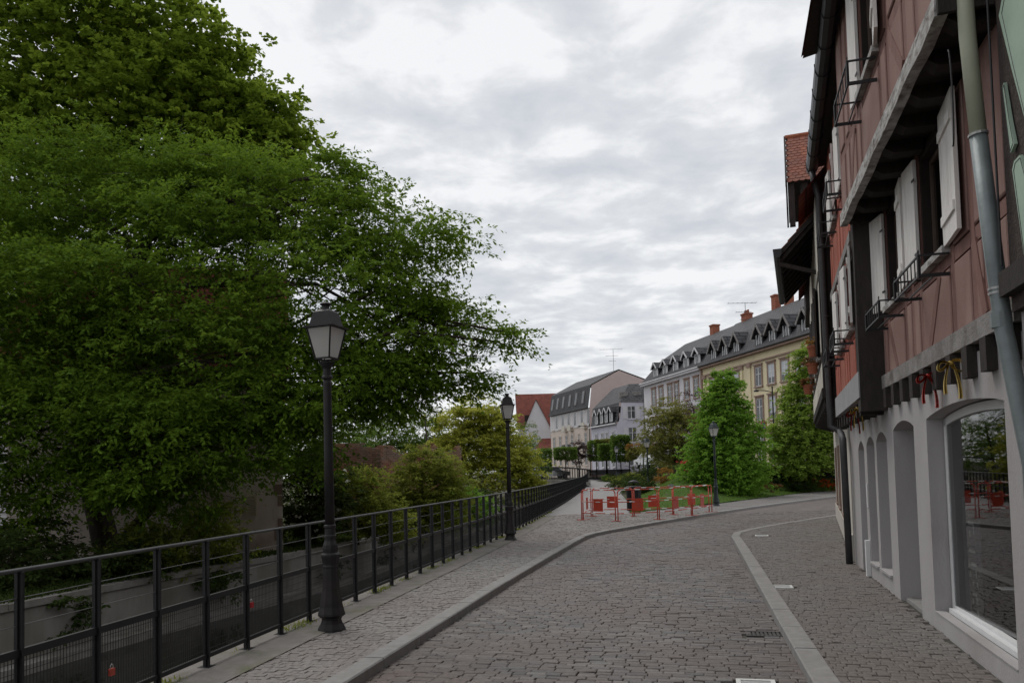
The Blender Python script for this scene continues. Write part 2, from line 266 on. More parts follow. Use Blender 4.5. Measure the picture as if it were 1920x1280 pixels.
# ================================================================== mesh helpers
ORI = {}
class Fr:
    """wall frame: s along the wall, o outward, z up"""
    def __init__(self, o, u):
        k = math.hypot(*u); self.o = o; self.u = (u[0] / k, u[1] / k); self.n = (-self.u[1], self.u[0])
    def p(self, s, o, z): return (self.o[0] + self.u[0] * s + self.n[0] * o, self.o[1] + self.u[1] * s + self.n[1] * o, z)
    def shift(self, o): return Fr((self.o[0] + self.n[0] * o, self.o[1] + self.n[1] * o), self.u)
W = Fr((0, 0), (1, 0))
class MB:
    def __init__(self): self.v = []; self.f = []; self.uv = []
    def quad(self, *p, uv=None):
        n = len(self.v); self.v += [tuple(q) for q in p]; self.f.append(tuple(range(n, n + len(p))))
        self.uv.append(uv); return self
    def hexa(self, c):
        n = len(self.v); self.v += [tuple(q) for q in c]
        for a in ((0, 3, 2, 1), (4, 5, 6, 7), (0, 1, 5, 4), (1, 2, 6, 5), (2, 3, 7, 6), (3, 0, 4, 7)):
            self.f.append(tuple(n + i for i in a)); self.uv.append(None)
        return self
    def box(self, fr, s0, s1, o0, o1, z0, z1):
        return self.hexa([fr.p(s0, o0, z0), fr.p(s1, o0, z0), fr.p(s1, o1, z0), fr.p(s0, o1, z0),
                          fr.p(s0, o0, z1), fr.p(s1, o0, z1), fr.p(s1, o1, z1), fr.p(s0, o1, z1)])
    def bar(self, a, b, w, h=None):
        """rectangular bar from a to b"""
        h = h or w; a = Vector(a); b = Vector(b); d = (b - a).normalized()
        x = d.cross(Vector((0, 0, 1)));
        if x.length < 1e-4: x = Vector((1, 0, 0))
        x.normalize(); y = x.cross(d); x *= w / 2; y *= h / 2
        return self.hexa([a - x - y, a + x - y, a + x + y, a - x + y, b - x - y, b + x - y, b + x + y, b - x + y])
    def tube(self, pts, rad, n=8, cap=True):
        pts = [Vector(p) for p in pts]; rad = [rad] * len(pts) if isinstance(rad, (int, float)) else rad
        base = len(self.v); prev = None
        for i, p in enumerate(pts):
            d = (pts[min(i + 1, len(pts) - 1)] - pts[max(i - 1, 0)]).normalized()
            if prev is None:
                x = d.cross(Vector((0, 0, 1)));
                if x.length < 1e-3: x = Vector((1, 0, 0))
            else: x = prev - d * prev.dot(d)
            x.normalize(); prev = x; y = d.cross(x)
            for k in range(n):
                a = 2 * math.pi * k / n; self.v.append(tuple(p + (x * math.cos(a) + y * math.sin(a)) * rad[i]))
        for i in range(len(pts) - 1):
            for k in range(n):
                self.f.append((base + i * n + k, base + i * n + (k + 1) % n, base + (i + 1) * n + (k + 1) % n, base + (i + 1) * n + k)); self.uv.append(None)
        if cap:
            self.f.append(tuple(base + k for k in range(n))[::-1]); self.uv.append(None)
            e0 = base + (len(pts) - 1) * n; self.f.append(tuple(e0 + k for k in range(n))); self.uv.append(None)
        return self
    def lathe(self, prof, n=12, c=(0, 0), phase=0.0):
        base = len(self.v)
        for r, z in prof:
            for k in range(n):
                a = 2 * math.pi * k / n + phase; self.v.append((c[0] + r * math.cos(a), c[1] + r * math.sin(a), z))
        for i in range(len(prof) - 1):
            for k in range(n):
                self.f.append((base + i * n + k, base + i * n + (k + 1) % n, base + (i + 1) * n + (k + 1) % n, base + (i + 1) * n + k)); self.uv.append(None)
        self.f.append(tuple(base + k for k in range(n))[::-1]); self.uv.append(None)
        e0 = base + (len(prof) - 1) * n; self.f.append(tuple(e0 + k for k in range(n))); self.uv.append(None)
        return self
    def mesh(self, name, mat, o=(0, 0, 0), smooth=False):
        me = bpy.data.meshes.new(name); me.from_pydata([(a - o[0], b - o[1], c - o[2]) for a, b, c in self.v], [], self.f)
        if any(u for u in self.uv):
            lay = me.uv_layers.new(name='UVMap'); i = 0
            for f, u in zip(self.f, self.uv):
                for k in range(len(f)):
                    if u: lay.data[i].uv = u[k]
                    i += 1
        me.materials.append(MATS[mat])
        if smooth: me.polygons.foreach_set('use_smooth', [True] * len(me.polygons))
        return me
    def build(self, name, mat, parent=None, origin=None, smooth=False, kind=None, label=None):
        o = ORI.get(parent.name, (0, 0, 0)) if parent else (origin or (0, 0, 0))
        ob = bpy.data.objects.new(name, self.mesh(name, mat, o, smooth)); COL.objects.link(ob)
        if parent: ob.parent = parent; ORI[ob.name] = o
        else: ob.location = o; ORI[ob.name] = o
        if kind: ob['kind'] = kind
        if label: ob['label'] = label
        return ob
def thing(name, label, cat, loc=(0, 0, 0), group=None, rz=0):
    o = bpy.data.objects.new(name, None); COL.objects.link(o); o.empty_display_size = 0.2
    o.location = loc; o.rotation_euler.z = rz; tag(o, label, cat, group); ORI[o.name] = tuple(loc) if rz == 0 else (0, 0, 0)
    return o
def tag(o, label=None, cat=None, group=None, kind=None):
    if label: o['label'] = label
    if cat: o['category'] = cat
    if group: o['group'] = group
    if kind: o['kind'] = kind
    return o
def copy_tree(o, parent=None):
    c = o.copy(); COL.objects.link(c); c.parent = parent
    for ch in o.children: copy_tree(ch, c)
    return c
def local(root): ORI[root.name] = (0, 0, 0); return root
def smooth_line(pts, it=2):
    p = [np.array(q, float) for q in pts]
    for _ in range(it):
        q = [p[0]]
        for a, b in zip(p[:-1], p[1:]): q += [a * .75 + b * .25, a * .25 + b * .75]
        q.append(p[-1]); p = q
    return np.array(p)
def resample(line, step):
    line = np.asarray(line, float); d = np.r_[0, np.cumsum(np.hypot(*np.diff(line, axis=0).T))]
    n = int(d[-1] / step); t = np.arange(n + 1) * step
    return np.c_[np.interp(t, d, line[:, 0]), np.interp(t, d, line[:, 1])]
def offset(line, w):
    line = np.asarray(line); t = np.gradient(line, axis=0); t /= np.linalg.norm(t, axis=1)[:, None]
    return line + np.c_[-t[:, 1], t[:, 0]] * w          # positive = left
def inside(px, py, poly):
    c = np.zeros(len(px), bool); n = len(poly); j = n - 1
    for i in range(n):
        xi, yi = poly[i]; xj, yj = poly[j]
        if yi != yj: c ^= ((yi > py) != (yj > py)) & (px < (xj - xi) * (py - yi) / (yj - yi) + xi)
        j = i
    return c
def sstep(a, b, x): t = np.clip((x - a) / (b - a), 0, 1); return t * t * (3 - 2 * t)

# ================================================================== plan of the place (metres; eye at the origin looking along +Y)
FENCE = smooth_line([(-4.19, -1.18), (-3.45, 3), (-2.73, 7), (-2.12, 10.3), (-1.02, 15.9), (0.42, 24), (2.35, 37.5), (4.7, 56), (7.2, 75)])
BANK = smooth_line([(-14.0, -3), (-11.2, 8), (-9.17, 14.6), (-8.35, 17.8), (-7.36, 20.3), (-6.07, 23.6), (-5.3, 26.5), (-4.4, 32), (-3.2, 40), (-1.2, 52), (0.8, 64), (2.6, 78)])
KL = smooth_line([(-3.1, -1.5), (-1.45, 6), (-0.94, 8.25), (-0.13, 11.88), (1.40, 18.1), (1.95, 20.3), (3.55, 22.75), (6.92, 27.87), (10.94, 33.16), (16.3, 39.7), (26, 51)])
KR = smooth_line([(0.5, -1.5), (2.23, 6), (3.02, 9.49), (4.9, 17.6), (5.25, 19.3), (6.1, 20.55), (7.95, 22.75), (10.35, 25.3), (17, 32), (28, 43)])
fenceX = lambda y: np.interp(y, FENCE[:, 1], FENCE[:, 0])
bankX = lambda y: np.interp(y, BANK[:, 1], BANK[:, 0])
PATHR = np.array([(4.27, 29.1), (5.6, 38), (6.9, 50), (8.1, 59), (9.3, 70), (10.3, 80), (11.0, 92)])
pathX = lambda y: np.interp(y, PATHR[:, 1], PATHR[:, 0])
ROW = Fr((20.63, 61.0), (-0.2156, 0.9765))
def rise(y): return 0.75 * sstep(58, 95, np.asarray(y, float))
def ground_z(x, y):
    """lawn and garden bank climbing to the street in front of the row"""
    q = (x - 4.27) * -0.796 + (y - 29.1) * 0.605; q2 = (x - pathX(y)) * 1.5
    return np.maximum(rise(y), 1.55 * sstep(0, 7.5, np.minimum(q, q2)))

# ---- ground: one sheet, stepped down into the canal bed
def build_ground():
    ys = np.r_[-60, -30, -10, np.arange(-4, 96, 1.0), 110, 130, 160, 220, 320, 500, 900]
    v = []; f = []; ncol = None
    for y in ys:
        b = float(bankX(y)); q = float(fenceX(y)) - 0.22
        if y > 78: b = q = float(fenceX(75)) - 6; b -= .01
        if y < -3: pass
        pr = float(max(pathX(y), fenceX(y) + 2.4)) if y > 29 else None
        xs = [-900, -300, -120, -60, -30, b - 8, b - 3, b - 0.12, b - 0.1, q + 0.02, q + 0.04]
        right = np.r_[np.linspace(q + 0.3, q + 16, 30), np.linspace(q + 17, q + 40, 24), q + 60, q + 120, q + 300, q + 900]
        for i, x in enumerate(list(xs) + list(right)):
            if i <= 7: z = -0.62
            elif i in (8, 9): z = -2.5
            else:
                z = float(ground_z(np.array(x), np.array(y))) - 0.13
                qq = (x - 4.27) * -0.796 + (y - 29.1) * 0.605
                if qq > 0.3 and x > float(pathX(y)) + .3: z += 0.13
            v.append((x, y, z))
        ncol = len(xs) + len(right)
    for j in range(len(ys) - 1):
        for i in range(ncol - 1): f.append((j * ncol + i, j * ncol + i + 1, (j + 1) * ncol + i + 1, (j + 1) * ncol + i))
    mb = MB(); mb.v = v; mb.f = f; mb.uv = [None] * len(f)
    return mb.build('ground', 'soil', kind='structure')
build_ground()
def sheet(name, poly, z, mat, kind='structure', parent=None):
    mb = MB(); mb.quad(*[(x, y, z) for x, y in poly]); return mb.build(name, mat, parent, kind=kind)
def strip_sheet(name, la, lb, za, zb, mat, kind='structure', parent=None):
    mb = MB()
    for i in range(len(la) - 1):
        g = lambda l, k, z: (l[k][0], l[k][1], z(l[k]) if callable(z) else z)
        mb.quad(g(la, i, za), g(lb, i, zb), g(lb, i + 1, zb), g(la, i + 1, za))
    return mb.build(name, mat, parent, kind=kind)
# water
yy = np.arange(-3, 80, 1.0)
strip_sheet('canal_water', np.c_[bankX(yy) - 0.05, yy], np.c_[fenceX(yy) - 0.15, yy], -1.8, -1.8, 'water')
# lawn sheet
def build_lawn():
    mb = MB(); xs = np.arange(4.0, 34, 0.5); ys = np.arange(29, 60, 0.5); idx = {}
    for j, y in enumerate(ys):
        for i, x in enumerate(xs):
            q = (x - 4.27) * -0.796 + (y - 29.1) * 0.605
            if q > -0.4 and x > pathX(y) - .2 and q < 9: idx[i, j] = len(mb.v); mb.v.append((x, y, float(ground_z(np.array(x), np.array(y))) + 0.02))
    for (i, j) in list(idx):
        k = [(i, j), (i + 1, j), (i + 1, j + 1), (i, j + 1)]
        if all(a in idx for a in k): mb.f.append(tuple(idx[a] for a in k)); mb.uv.append(None)
    return mb.build('lawn', 'lawn', kind='structure', smooth=True)
build_lawn()
# street in front of the row, the path along the canal
mb = MB()
for s0, s1 in zip(np.arange(-14, 46, 4.0), np.arange(-10, 50, 4.0)):
    mb.quad(*[ROW.p(s, o, 1.62) for s, o in ((s0, 0), (s1, 0), (s1, 7.5), (s0, 7.5))])
mb.build('street', 'street_far', kind='structure')
ys = np.arange(28.5, 93, 1.0)
strip_sheet('path', np.c_[np.array([float(fenceX(min(y, 75))) + (0 if y < 75 else -(y - 75) * .05) for y in ys]), ys], np.c_[pathX(ys), ys], lambda p: float(rise(p[1])) - 0.004, lambda p: float(rise(p[1])) - 0.004, 'asphalt_path')

# ---- quay walls
def wall_run(name, line, z0, z1, th, mat, cap=None, label=None):
    """wall along a line, its face on the line, body to the left"""
    back = offset(line, th); mb = MB()
    for i in range(len(line) - 1):
        a, b, c, d = line[i], line[i + 1], back[i + 1], back[i]
        mb.hexa([(a[0], a[1], z0), (b[0], b[1], z0), (c[0], c[1], z0), (d[0], d[1], z0), (a[0], a[1], z1), (b[0], b[1], z1), (c[0], c[1], z1), (d[0], d[1], z1)])
    return mb
bank_r = resample(BANK, 2.0)
far_wall = wall_run('far', bank_r, -2.4, -0.66, 0.4, 'quay').build('quay_wall', 'quay')
tag(far_wall, 'stained grey concrete wall along the far bank of the canal', 'wall')
cop = offset(bank_r, -0.05)
for i in range(len(cop) - 1):
    m_ = wall_run('c', cop[i:i + 2] + (cop[i + 1] - cop[i]) / 2 * np.array([[0.006], [-0.006]]), -0.655, -0.53 + 0.008 * (i % 3), 0.5, 'quay')
    m_.build('coping_stone', 'concrete', far_wall)
led = offset(bank_r, -0.38)
wall_run('l', led, -2.4, -1.62, 0.376, 'quay').build('ledge', 'concrete', far_wall)
near_r = resample(offset(FENCE, 0.20), 2.0)
near_wall = wall_run('n', near_r, -2.4, -0.02, -0.35, 'quay').build('quay_wall', 'quay')
tag(near_wall, 'grey quay wall below the iron railing on the near bank', 'wall')

# ---- road, walkway and pavement bedding
kl_d = resample(KL, 0.5); kr_d = resample(KR, 0.5)
road_poly = np.vstack([kl_d, kr_d[::-1]])
def poly_sheet(name, poly, z, mat, parent=None):
    import bmesh
    bm = bmesh.new(); vs_ = [bm.verts.new((x, y, z)) for x, y in poly]; f_ = bm.faces.new(vs_); bmesh.ops.triangulate(bm, faces=[f_])
    if f_.is_valid and f_.normal.z < 0: bmesh.ops.reverse_faces(bm, faces=bm.faces)
    me = bpy.data.meshes.new(name); bm.to_mesh(me); bm.free(); me.materials.append(MATS[mat])
    o = bpy.data.objects.new(name, me); COL.objects.link(o); o['kind'] = 'structure'; return o
road = poly_sheet('road', road_poly, -0.092, 'joint')
fy = FENCE[FENCE[:, 1] < 29.5]
fl = resample(offset(fy, -0.02), 0.5)
walk_line = kl_d[kl_d[:, 1] < 51]
lawn_edge = np.array([(21.5, 51.7), (13.53, 40.95), (8.9, 34.39), (4.27, 29.1)])
walk_poly = np.vstack([fl, [(1.4, 29.6), (4.2, 29.2)], lawn_edge[::-1], [(26, 56)], walk_line[::-1]])
walkway = poly_sheet('walkway', walk_poly, -0.008, 'joint_pale')
bld = np.array([(1.75, -1.5), (3.47, 5.5), (5.0, 10.9), (5.75, 13.5), (10.17, 24.8), (16.5, 31.3)])
pav_poly = np.vstack([kr_d[kr_d[:, 1] < 31.5], bld[::-1] + np.array([0.1, 0])])
pavement = poly_sheet('pavement', pav_poly, -0.011, 'joint')

# ---- kerbs
def kerb(name, line, w, ztop, label_len=1.0):
    root = MB(); pts = resample(line, 0.98)
    base = None; obs = []
    lo = offset(pts, w)
    for i in range(len(pts) - 1):
        g = 0.006
        a = pts[i] + (pts[i + 1] - pts[i]) * g; b = pts[i + 1] - (pts[i + 1] - pts[i]) * g
        c = lo[i + 1] - (lo[i + 1] - lo[i]) * g; d = lo[i] + (lo[i + 1] - lo[i]) * g
        zt = ztop + random.uniform(-.003, .003); ch = 0.012
        mb = MB(); mid = lambda p, q, t: p + (q - p) * t
        t_ = ch / abs(w)
        a2, b2, c2, d2 = mid(a, d, t_), mid(b, c, t_), mid(c, b, t_), mid(d, a, t_)
        z0 = -0.2
        P = lambda p, z: (p[0], p[1], z)
        mb.quad(P(a2, zt), P(b2, zt), P(c2, zt), P(d2, zt)).quad(P(a, zt - ch), P(b, zt - ch), P(b2, zt), P(a2, zt)).quad(P(c, zt - ch), P(d, zt - ch), P(d2, zt), P(c2, zt))
        mb.quad(P(a, z0), P(b, z0), P(b, zt - ch), P(a, zt - ch)).quad(P(c, z0), P(d, z0), P(d, zt - ch), P(c, zt - ch))
        mb.quad(P(b, z0), P(c, z0), P(c, zt - ch), P(c2, zt), P(b2, zt), P(b, zt - ch)).quad(P(d, z0), P(a, z0), P(a, zt - ch), P(a2, zt), P(d2, zt), P(d, zt - ch))
        obs.append(mb)
    first = MB()
    for i in range(len(pts) - 1):
        a, b, c, d = pts[i], pts[i + 1], lo[i + 1], lo[i]
        first.quad((a[0], a[1], -0.16), (b[0], b[1], -0.16), (c[0], c[1], -0.16), (d[0], d[1], -0.16))
    r = first.build(name, 'joint', kind='structure')
    for mb in obs: mb.build('kerbstone', 'kerb', r)
    return r
kerb('kerb', KL, 0.20, 0.016)
kerb('kerb', KR, -0.20, 0.016)

# ---- setts, stone by stone
def sett_meshes(mat, lx, ly, depth, n=10, chf=.10):
    out = []
    for k in range(n):
        mb = MB(); j = lambda a: random.uniform(-a, a)
        hx, hy = lx / 2 * (1 + j(.04)), ly / 2 * (1 + j(.05)); ch = min(lx, ly) * chf
        base = [(-hx + j(.004), -hy + j(.004)), (hx + j(.004), -hy + j(.004)), (hx + j(.004), hy + j(.004)), (-hx + j(.004), hy + j(.004))]
        top = [(x * (1 - ch / hx), y * (1 - ch / hy)) for x, y in base]
        zz_ = [j(.002) for _ in range(4)]
        n0 = 0
        mb.v = [(x, y, -depth) for x, y in base] + [(x, y, -ch * 0.7 + z) for (x, y), z in zip(base, zz_)] + [(x, y, z) for (x, y), z in zip(top, zz_)] + [(j(.01), j(.01), 0.002 + j(.0015))]
        for a in range(4):
            b_ = (a + 1) % 4; mb.f += [(a, b_, 4 + b_, 4 + a), (4 + a, 4 + b_, 8 + b_, 8 + a), (8 + a, 8 + b_, 12)]
        mb.uv = [None] * len(mb.f); out.append(mb)
    return out
def lay_setts(name, parent, poly, ang, lx, ly, gap, zfun, mats, ymax, wobble, cutouts=(), near=300, hide=None, arcs=0.0, chf=.10):
    """courses of stones inside poly; the largest-looking ones as parts, the rest as one stuff mesh"""
    ca, sa = math.cos(ang), math.sin(ang)
    P = np.array(poly); A = P @ np.array([[ca, -sa], [sa, ca]])        # rotate by -ang
    a0, b0 = A.min(0); a1, b1 = A.max(0)
    rows = np.arange(b0, b1, ly + gap); cx = []; cy = []; cl = []; cr_ = []
    for r_ in rows:
        a = a0 - random.random() * lx
        while a < a1:
            l = lx * random.uniform(0.72, 1.3); ac = a + l / 2
            bb = r_ + wobble * math.sin(ac * 2.1 + r_ * .7) * .5 + wobble * random.uniform(-.3, .3) + arcs * (((ac / 1.4) % 1 - .5) ** 2) * 4
            cx.append(ac); cy.append(bb); cl.append(l); a += l + gap
    cx, cy, cl = map(np.array, (cx, cy, cl))
    wx = cx * ca - cy * sa; wy = cx * sa + cy * ca
    k = inside(wx, wy, P) & (wy < ymax) & (wy > 4.6) & (np.abs(wx) < wy * 0.72 + 0.6)
    for (x0, y0, x1, y1) in cutouts: k &= ~((wx > x0) & (wx < x1) & (wy > y0) & (wy < y1))
    wx, wy, cl = wx[k], wy[k], cl[k]; n = len(wx)
    rot = ang + RNG.normal(0, 0.014, n); sy = RNG.uniform(.9, 1.05, n); tz = RNG.normal(0, .0028, n); tx = RNG.normal(0, .012, n); ty = RNG.normal(0, .012, n)
    # visible size: nearer first, only inside the picture
    vis = (np.abs(wx + 0.0) < wy * 0.66) & (wy > 5.6)
    if hide is not None: vis &= hide(wx, wy)
    order = np.argsort(np.where(vis, wy, 1e6)); ones = set(order[:near].tolist())
    var = sett_meshes(None, lx, ly, 0.07, chf=chf)
    me = [v_.mesh(name[:-1] if name.endswith('s') else name, mats[0]) for v_ in var]
    BV = [np.array(v_.v) for v_ in var]; V = []; F = []; off = 0
    for i in range(n):
        kx = i % len(var); z = zfun(wx[i], wy[i]) + tz[i]
        if i in ones:
            o = bpy.data.objects.new(name.rstrip('s'), me[kx]); COL.objects.link(o); o.parent = parent
            o.location = (wx[i], wy[i], z); o.rotation_euler = (tx[i], ty[i], rot[i]); o.scale = (cl[i] / lx, sy[i], 1)
        else:
            b_ = BV[kx] * np.array([cl[i] / lx, sy[i], 1]); c, s = math.cos(rot[i]), math.sin(rot[i])
            zt = b_[:, 2] + b_[:, 0] * -ty[i] + b_[:, 1] * tx[i]
            V.append(np.c_[b_[:, 0] * c - b_[:, 1] * s + wx[i], b_[:, 0] * s + b_[:, 1] * c + wy[i], zt + z])
            F += [tuple(q + off for q in f_) for f_ in var[kx].f]; off += len(b_)
    mb = MB(); mb.v = np.vstack(V).tolist(); mb.f = F; mb.uv = [None] * len(F)
    return mb.build(name + '_field', mats[1], parent, kind='stuff')
road_edge = np.vstack([offset(kl_d, 0.06), offset(kr_d, -0.06)[::-1]])
camber = lambda x, y: -0.075 + 0.006 * math.sin(x * 1.3 + y * .5) * math.sin(y * .7)
lay_setts('setts', road, road_edge, -0.23, 0.158, 0.078, 0.0042, camber, ('sett_one', 'sett_many'), 29.0, 0.005,
          cutouts=((1.70, 6.07, 2.04, 6.41), (2.36, 8.02, 2.76, 8.27)))
far_road = road_edge[road_edge[:, 1] > 27]
walk_in = np.vstack([offset(fl, -0.37), [(1.9, 29.6), (4.2, 29.2)], lawn_edge[::-1], [(26, 56)], offset(walk_line, 0.15)[::-1]])
lay_setts('pavers', walkway, walk_in, -0.23, 0.085, 0.074, 0.0022, lambda x, y: 0.0, ('walk_one', 'walk_many'), 29.5, 0.003, arcs=0.012, chf=.05)
pav_in = np.vstack([offset(kr_d, -0.17)[kr_d[:, 1] < 31.5], bld[::-1] + np.array([0.0, 0])])
lay_setts('pavers', pavement, pav_in, -0.27, 0.098, 0.076, 0.0045, lambda x, y: 0.002, ('paver_one', 'paver_many'), 26.0, 0.006,
          cutouts=((3.44, 10.55, 3.75, 10.86), (5.6, 18.3, 6.0, 18.7)), arcs=0.015)
# the road and pavement going on past the built stones
def paved_far(name, tones, z, poly, mat_name, w, h):
    m = course_mat(mat_name, tones, w, h, (0.09, 0.085, 0.08), 0.75, 0.4)
    mb = MB(); mb.quad(*[(x, y, z) for x, y in poly], uv=[(x, y) for x, y in poly]); return mb.build(name, mat_name, kind='structure')
paved_far('road', [(0.205, 0.165, 0.155), (0.16, 0.135, 0.13)], -0.073, [(7.4, 28.9), (14.2, 28.9), (28, 43), (26, 51), (16.3, 39.9), (10.94, 33.3)], 'far_setts', 0.19, 0.11)
paved_far('walkway', [(0.27, 0.25, 0.24), (0.23, 0.215, 0.21)], 0.003, [(4.3, 29.45), (8.0, 29.45), (10.75, 33.2), (16.1, 39.8), (25.7, 51.3), (21.5, 51.7), (13.4, 41), (8.8, 34.5)], 'far_pavers', 0.12, 0.1)
# concrete strip along the railing
st = offset(resample(fy, 0.5), 0.20); st2 = offset(resample(fy, 0.5), -0.45)
strip_sheet('railing_strip', st, st2, 0.010, 0.010, 'strip')

# ---- covers and the gully in the road
def cover(label, x, y, w, d, ang, z, rim):
    r = thing('utility_cover', label, 'cover', (x, y, z), 'utility covers', ang); local(r)
    mb = MB()
    for a, b_, c, e_ in ((-w / 2, w / 2, -d / 2, -d / 2 + rim), (-w / 2, w / 2, d / 2 - rim, d / 2), (-w / 2, -w / 2 + rim, -d / 2 + rim, d / 2 - rim), (w / 2 - rim, w / 2, -d / 2 + rim, d / 2 - rim)):
        mb.box(W, a, b_, c, e_, -0.05, 0.008)
    mb.build('rim', 'cover_rim', r)
    MB().box(W, -w / 2 + rim, w / 2 - rim, -d / 2 + rim, d / 2 - rim, -0.05, 0.002).build('plate', 'cover_steel', r)
cover('pale framed metal cover set in the road setts nearest the viewer', 1.87, 6.24, 0.30, 0.30, -0.23, -0.068, 0.035)
cover('pale metal cover set in the right pavement beside its kerb', 3.60, 10.70, 0.28, 0.26, -0.23, 0.004, 0.03)
cover('pale metal cover at the rounded corner of the right pavement', 5.80, 18.50, 0.30, 0.30, -0.3, 0.004, 0.03)
r = thing('storm_drain', 'dark iron drain grate in the road beside the right kerb', 'drain', (2.56, 8.14, -0.078), None, -0.23); local(r)
mb = MB()
for a, b_, c, e_ in ((-.20, .20, -.12, -.10), (-.20, .20, .10, .12), (-.20, -.18, -.10, .10), (.18, .20, -.10, .10)): mb.box(W, a, b_, c, e_, -.05, .004)
mb.build('rim', 'grate', r)
for i in range(9): MB().box(W, -.176 + i * .04, -.15 + i * .04, -.10, .10, -.05, .001).build('grate_bar', 'grate', r)
MB().box(W, -.18, .18, -.10, .10, -.06, -.03).build('sump', 'grate', r)

# ================================================================== railing along the canal
def build_fence():
    pts = resample(FENCE, 0.69); rz = lambda y: float(rise(y))
    root = thing('railing', 'black iron railing with cables and wire mesh along the canal walkway', 'railing', (pts[0][0], pts[0][1], 0))
    line = lambda z: [(x, y, z + rz(y)) for x, y in pts]
    MB().tube(line(1.112), 0.015, 8).build('top_rail', 'rail_steel', root, smooth=True)
    for nm, z, h in (('middle_rail', 0.60, 0.05), ('bottom_rail', 0.10, 0.035)):
        mb = MB(); L = line(z)
        for a, b_ in zip(L[:-1], L[1:]): mb.bar(a, b_, 0.032, h)
        mb.build(nm, 'iron', root)
    for z in (0.77, 0.94): MB().tube(line(z), 0.0035, 4).build('cable', 'wire', root)
    ang0 = None
    pm = None; mesh_panel = None; plate = None
    for i, (x, y) in enumerate(pts):
        q = pts[min(i + 1, len(pts) - 1)] - pts[max(i - 1, 0)]; a = math.atan2(q[1], q[0])
        if pm is None:
            mb = MB().box(W, -.009, .009, -.030, .030, 0.012, 1.10); mb.box(W, -.022, -.009, -.006, .006, 0.012, 1.1).box(W, .009, .022, -.006, .006, .012, 1.1); pm = mb.mesh('post', 'iron')
            plate = MB().box(W, -.06, .06, -.055, .055, 0.002, 0.012).mesh('base_plate', 'iron')
        o = bpy.data.objects.new('post', pm); COL.objects.link(o); o.parent = root
        o.location = (x - pts[0][0], y - pts[0][1], rz(y)); o.rotation_euler.z = a
        if y < 24:
            p = bpy.data.objects.new('base_plate', plate); COL.objects.link(p); p.parent = o
        if y < 34 and i + 1 < len(pts):
            if mesh_panel is None:
                mb = MB()
                for k in range(1, 24): mb.bar((k * .69 / 24, 0, .115), (k * .69 / 24, 0, .58), .0035)
                for k in range(7): mb.bar((0.02, 0.004, .155 + k * .065), (.67, 0.004, .155 + k * .065), .0035)
                mesh_panel = mb.mesh('mesh_panel', 'iron')
            p = bpy.data.objects.new('mesh_panel', mesh_panel); COL.objects.link(p); p.parent = root
            d_ = pts[i + 1] - pts[i]; p.location = (x - pts[0][0], y - pts[0][1], rz(y)); p.rotation_euler.z = math.atan2(d_[1], d_[0])
    return pts
FP = build_fence()
def padlock(label, y, z, mat):
    x = float(fenceX(y)) + 0.012; r = thing('padlock', label, 'padlock', (x, y, z))
    MB().box(Fr((x, y), (0.2, 1)), -.022, .022, -.012, .012, z - .03, z + .02).build('body', mat, r)
    MB().tube([Fr((x, y), (0.2, 1)).p(s, 0, zz_) for s, zz_ in ((-.014, z + .015), (-.014, z + .04), (0, z + .052), (.014, z + .04), (.014, z + .015))], .004, 6).build('shackle', 'cover_steel', r)
padlock('red padlock hanging on the railing mesh at the lower left corner', 5.75, 0.28, 'barrier_red')
padlock('small red and white padlock on the railing mesh left of the tall lamp post', 7.72, 0.42, 'sign_red')

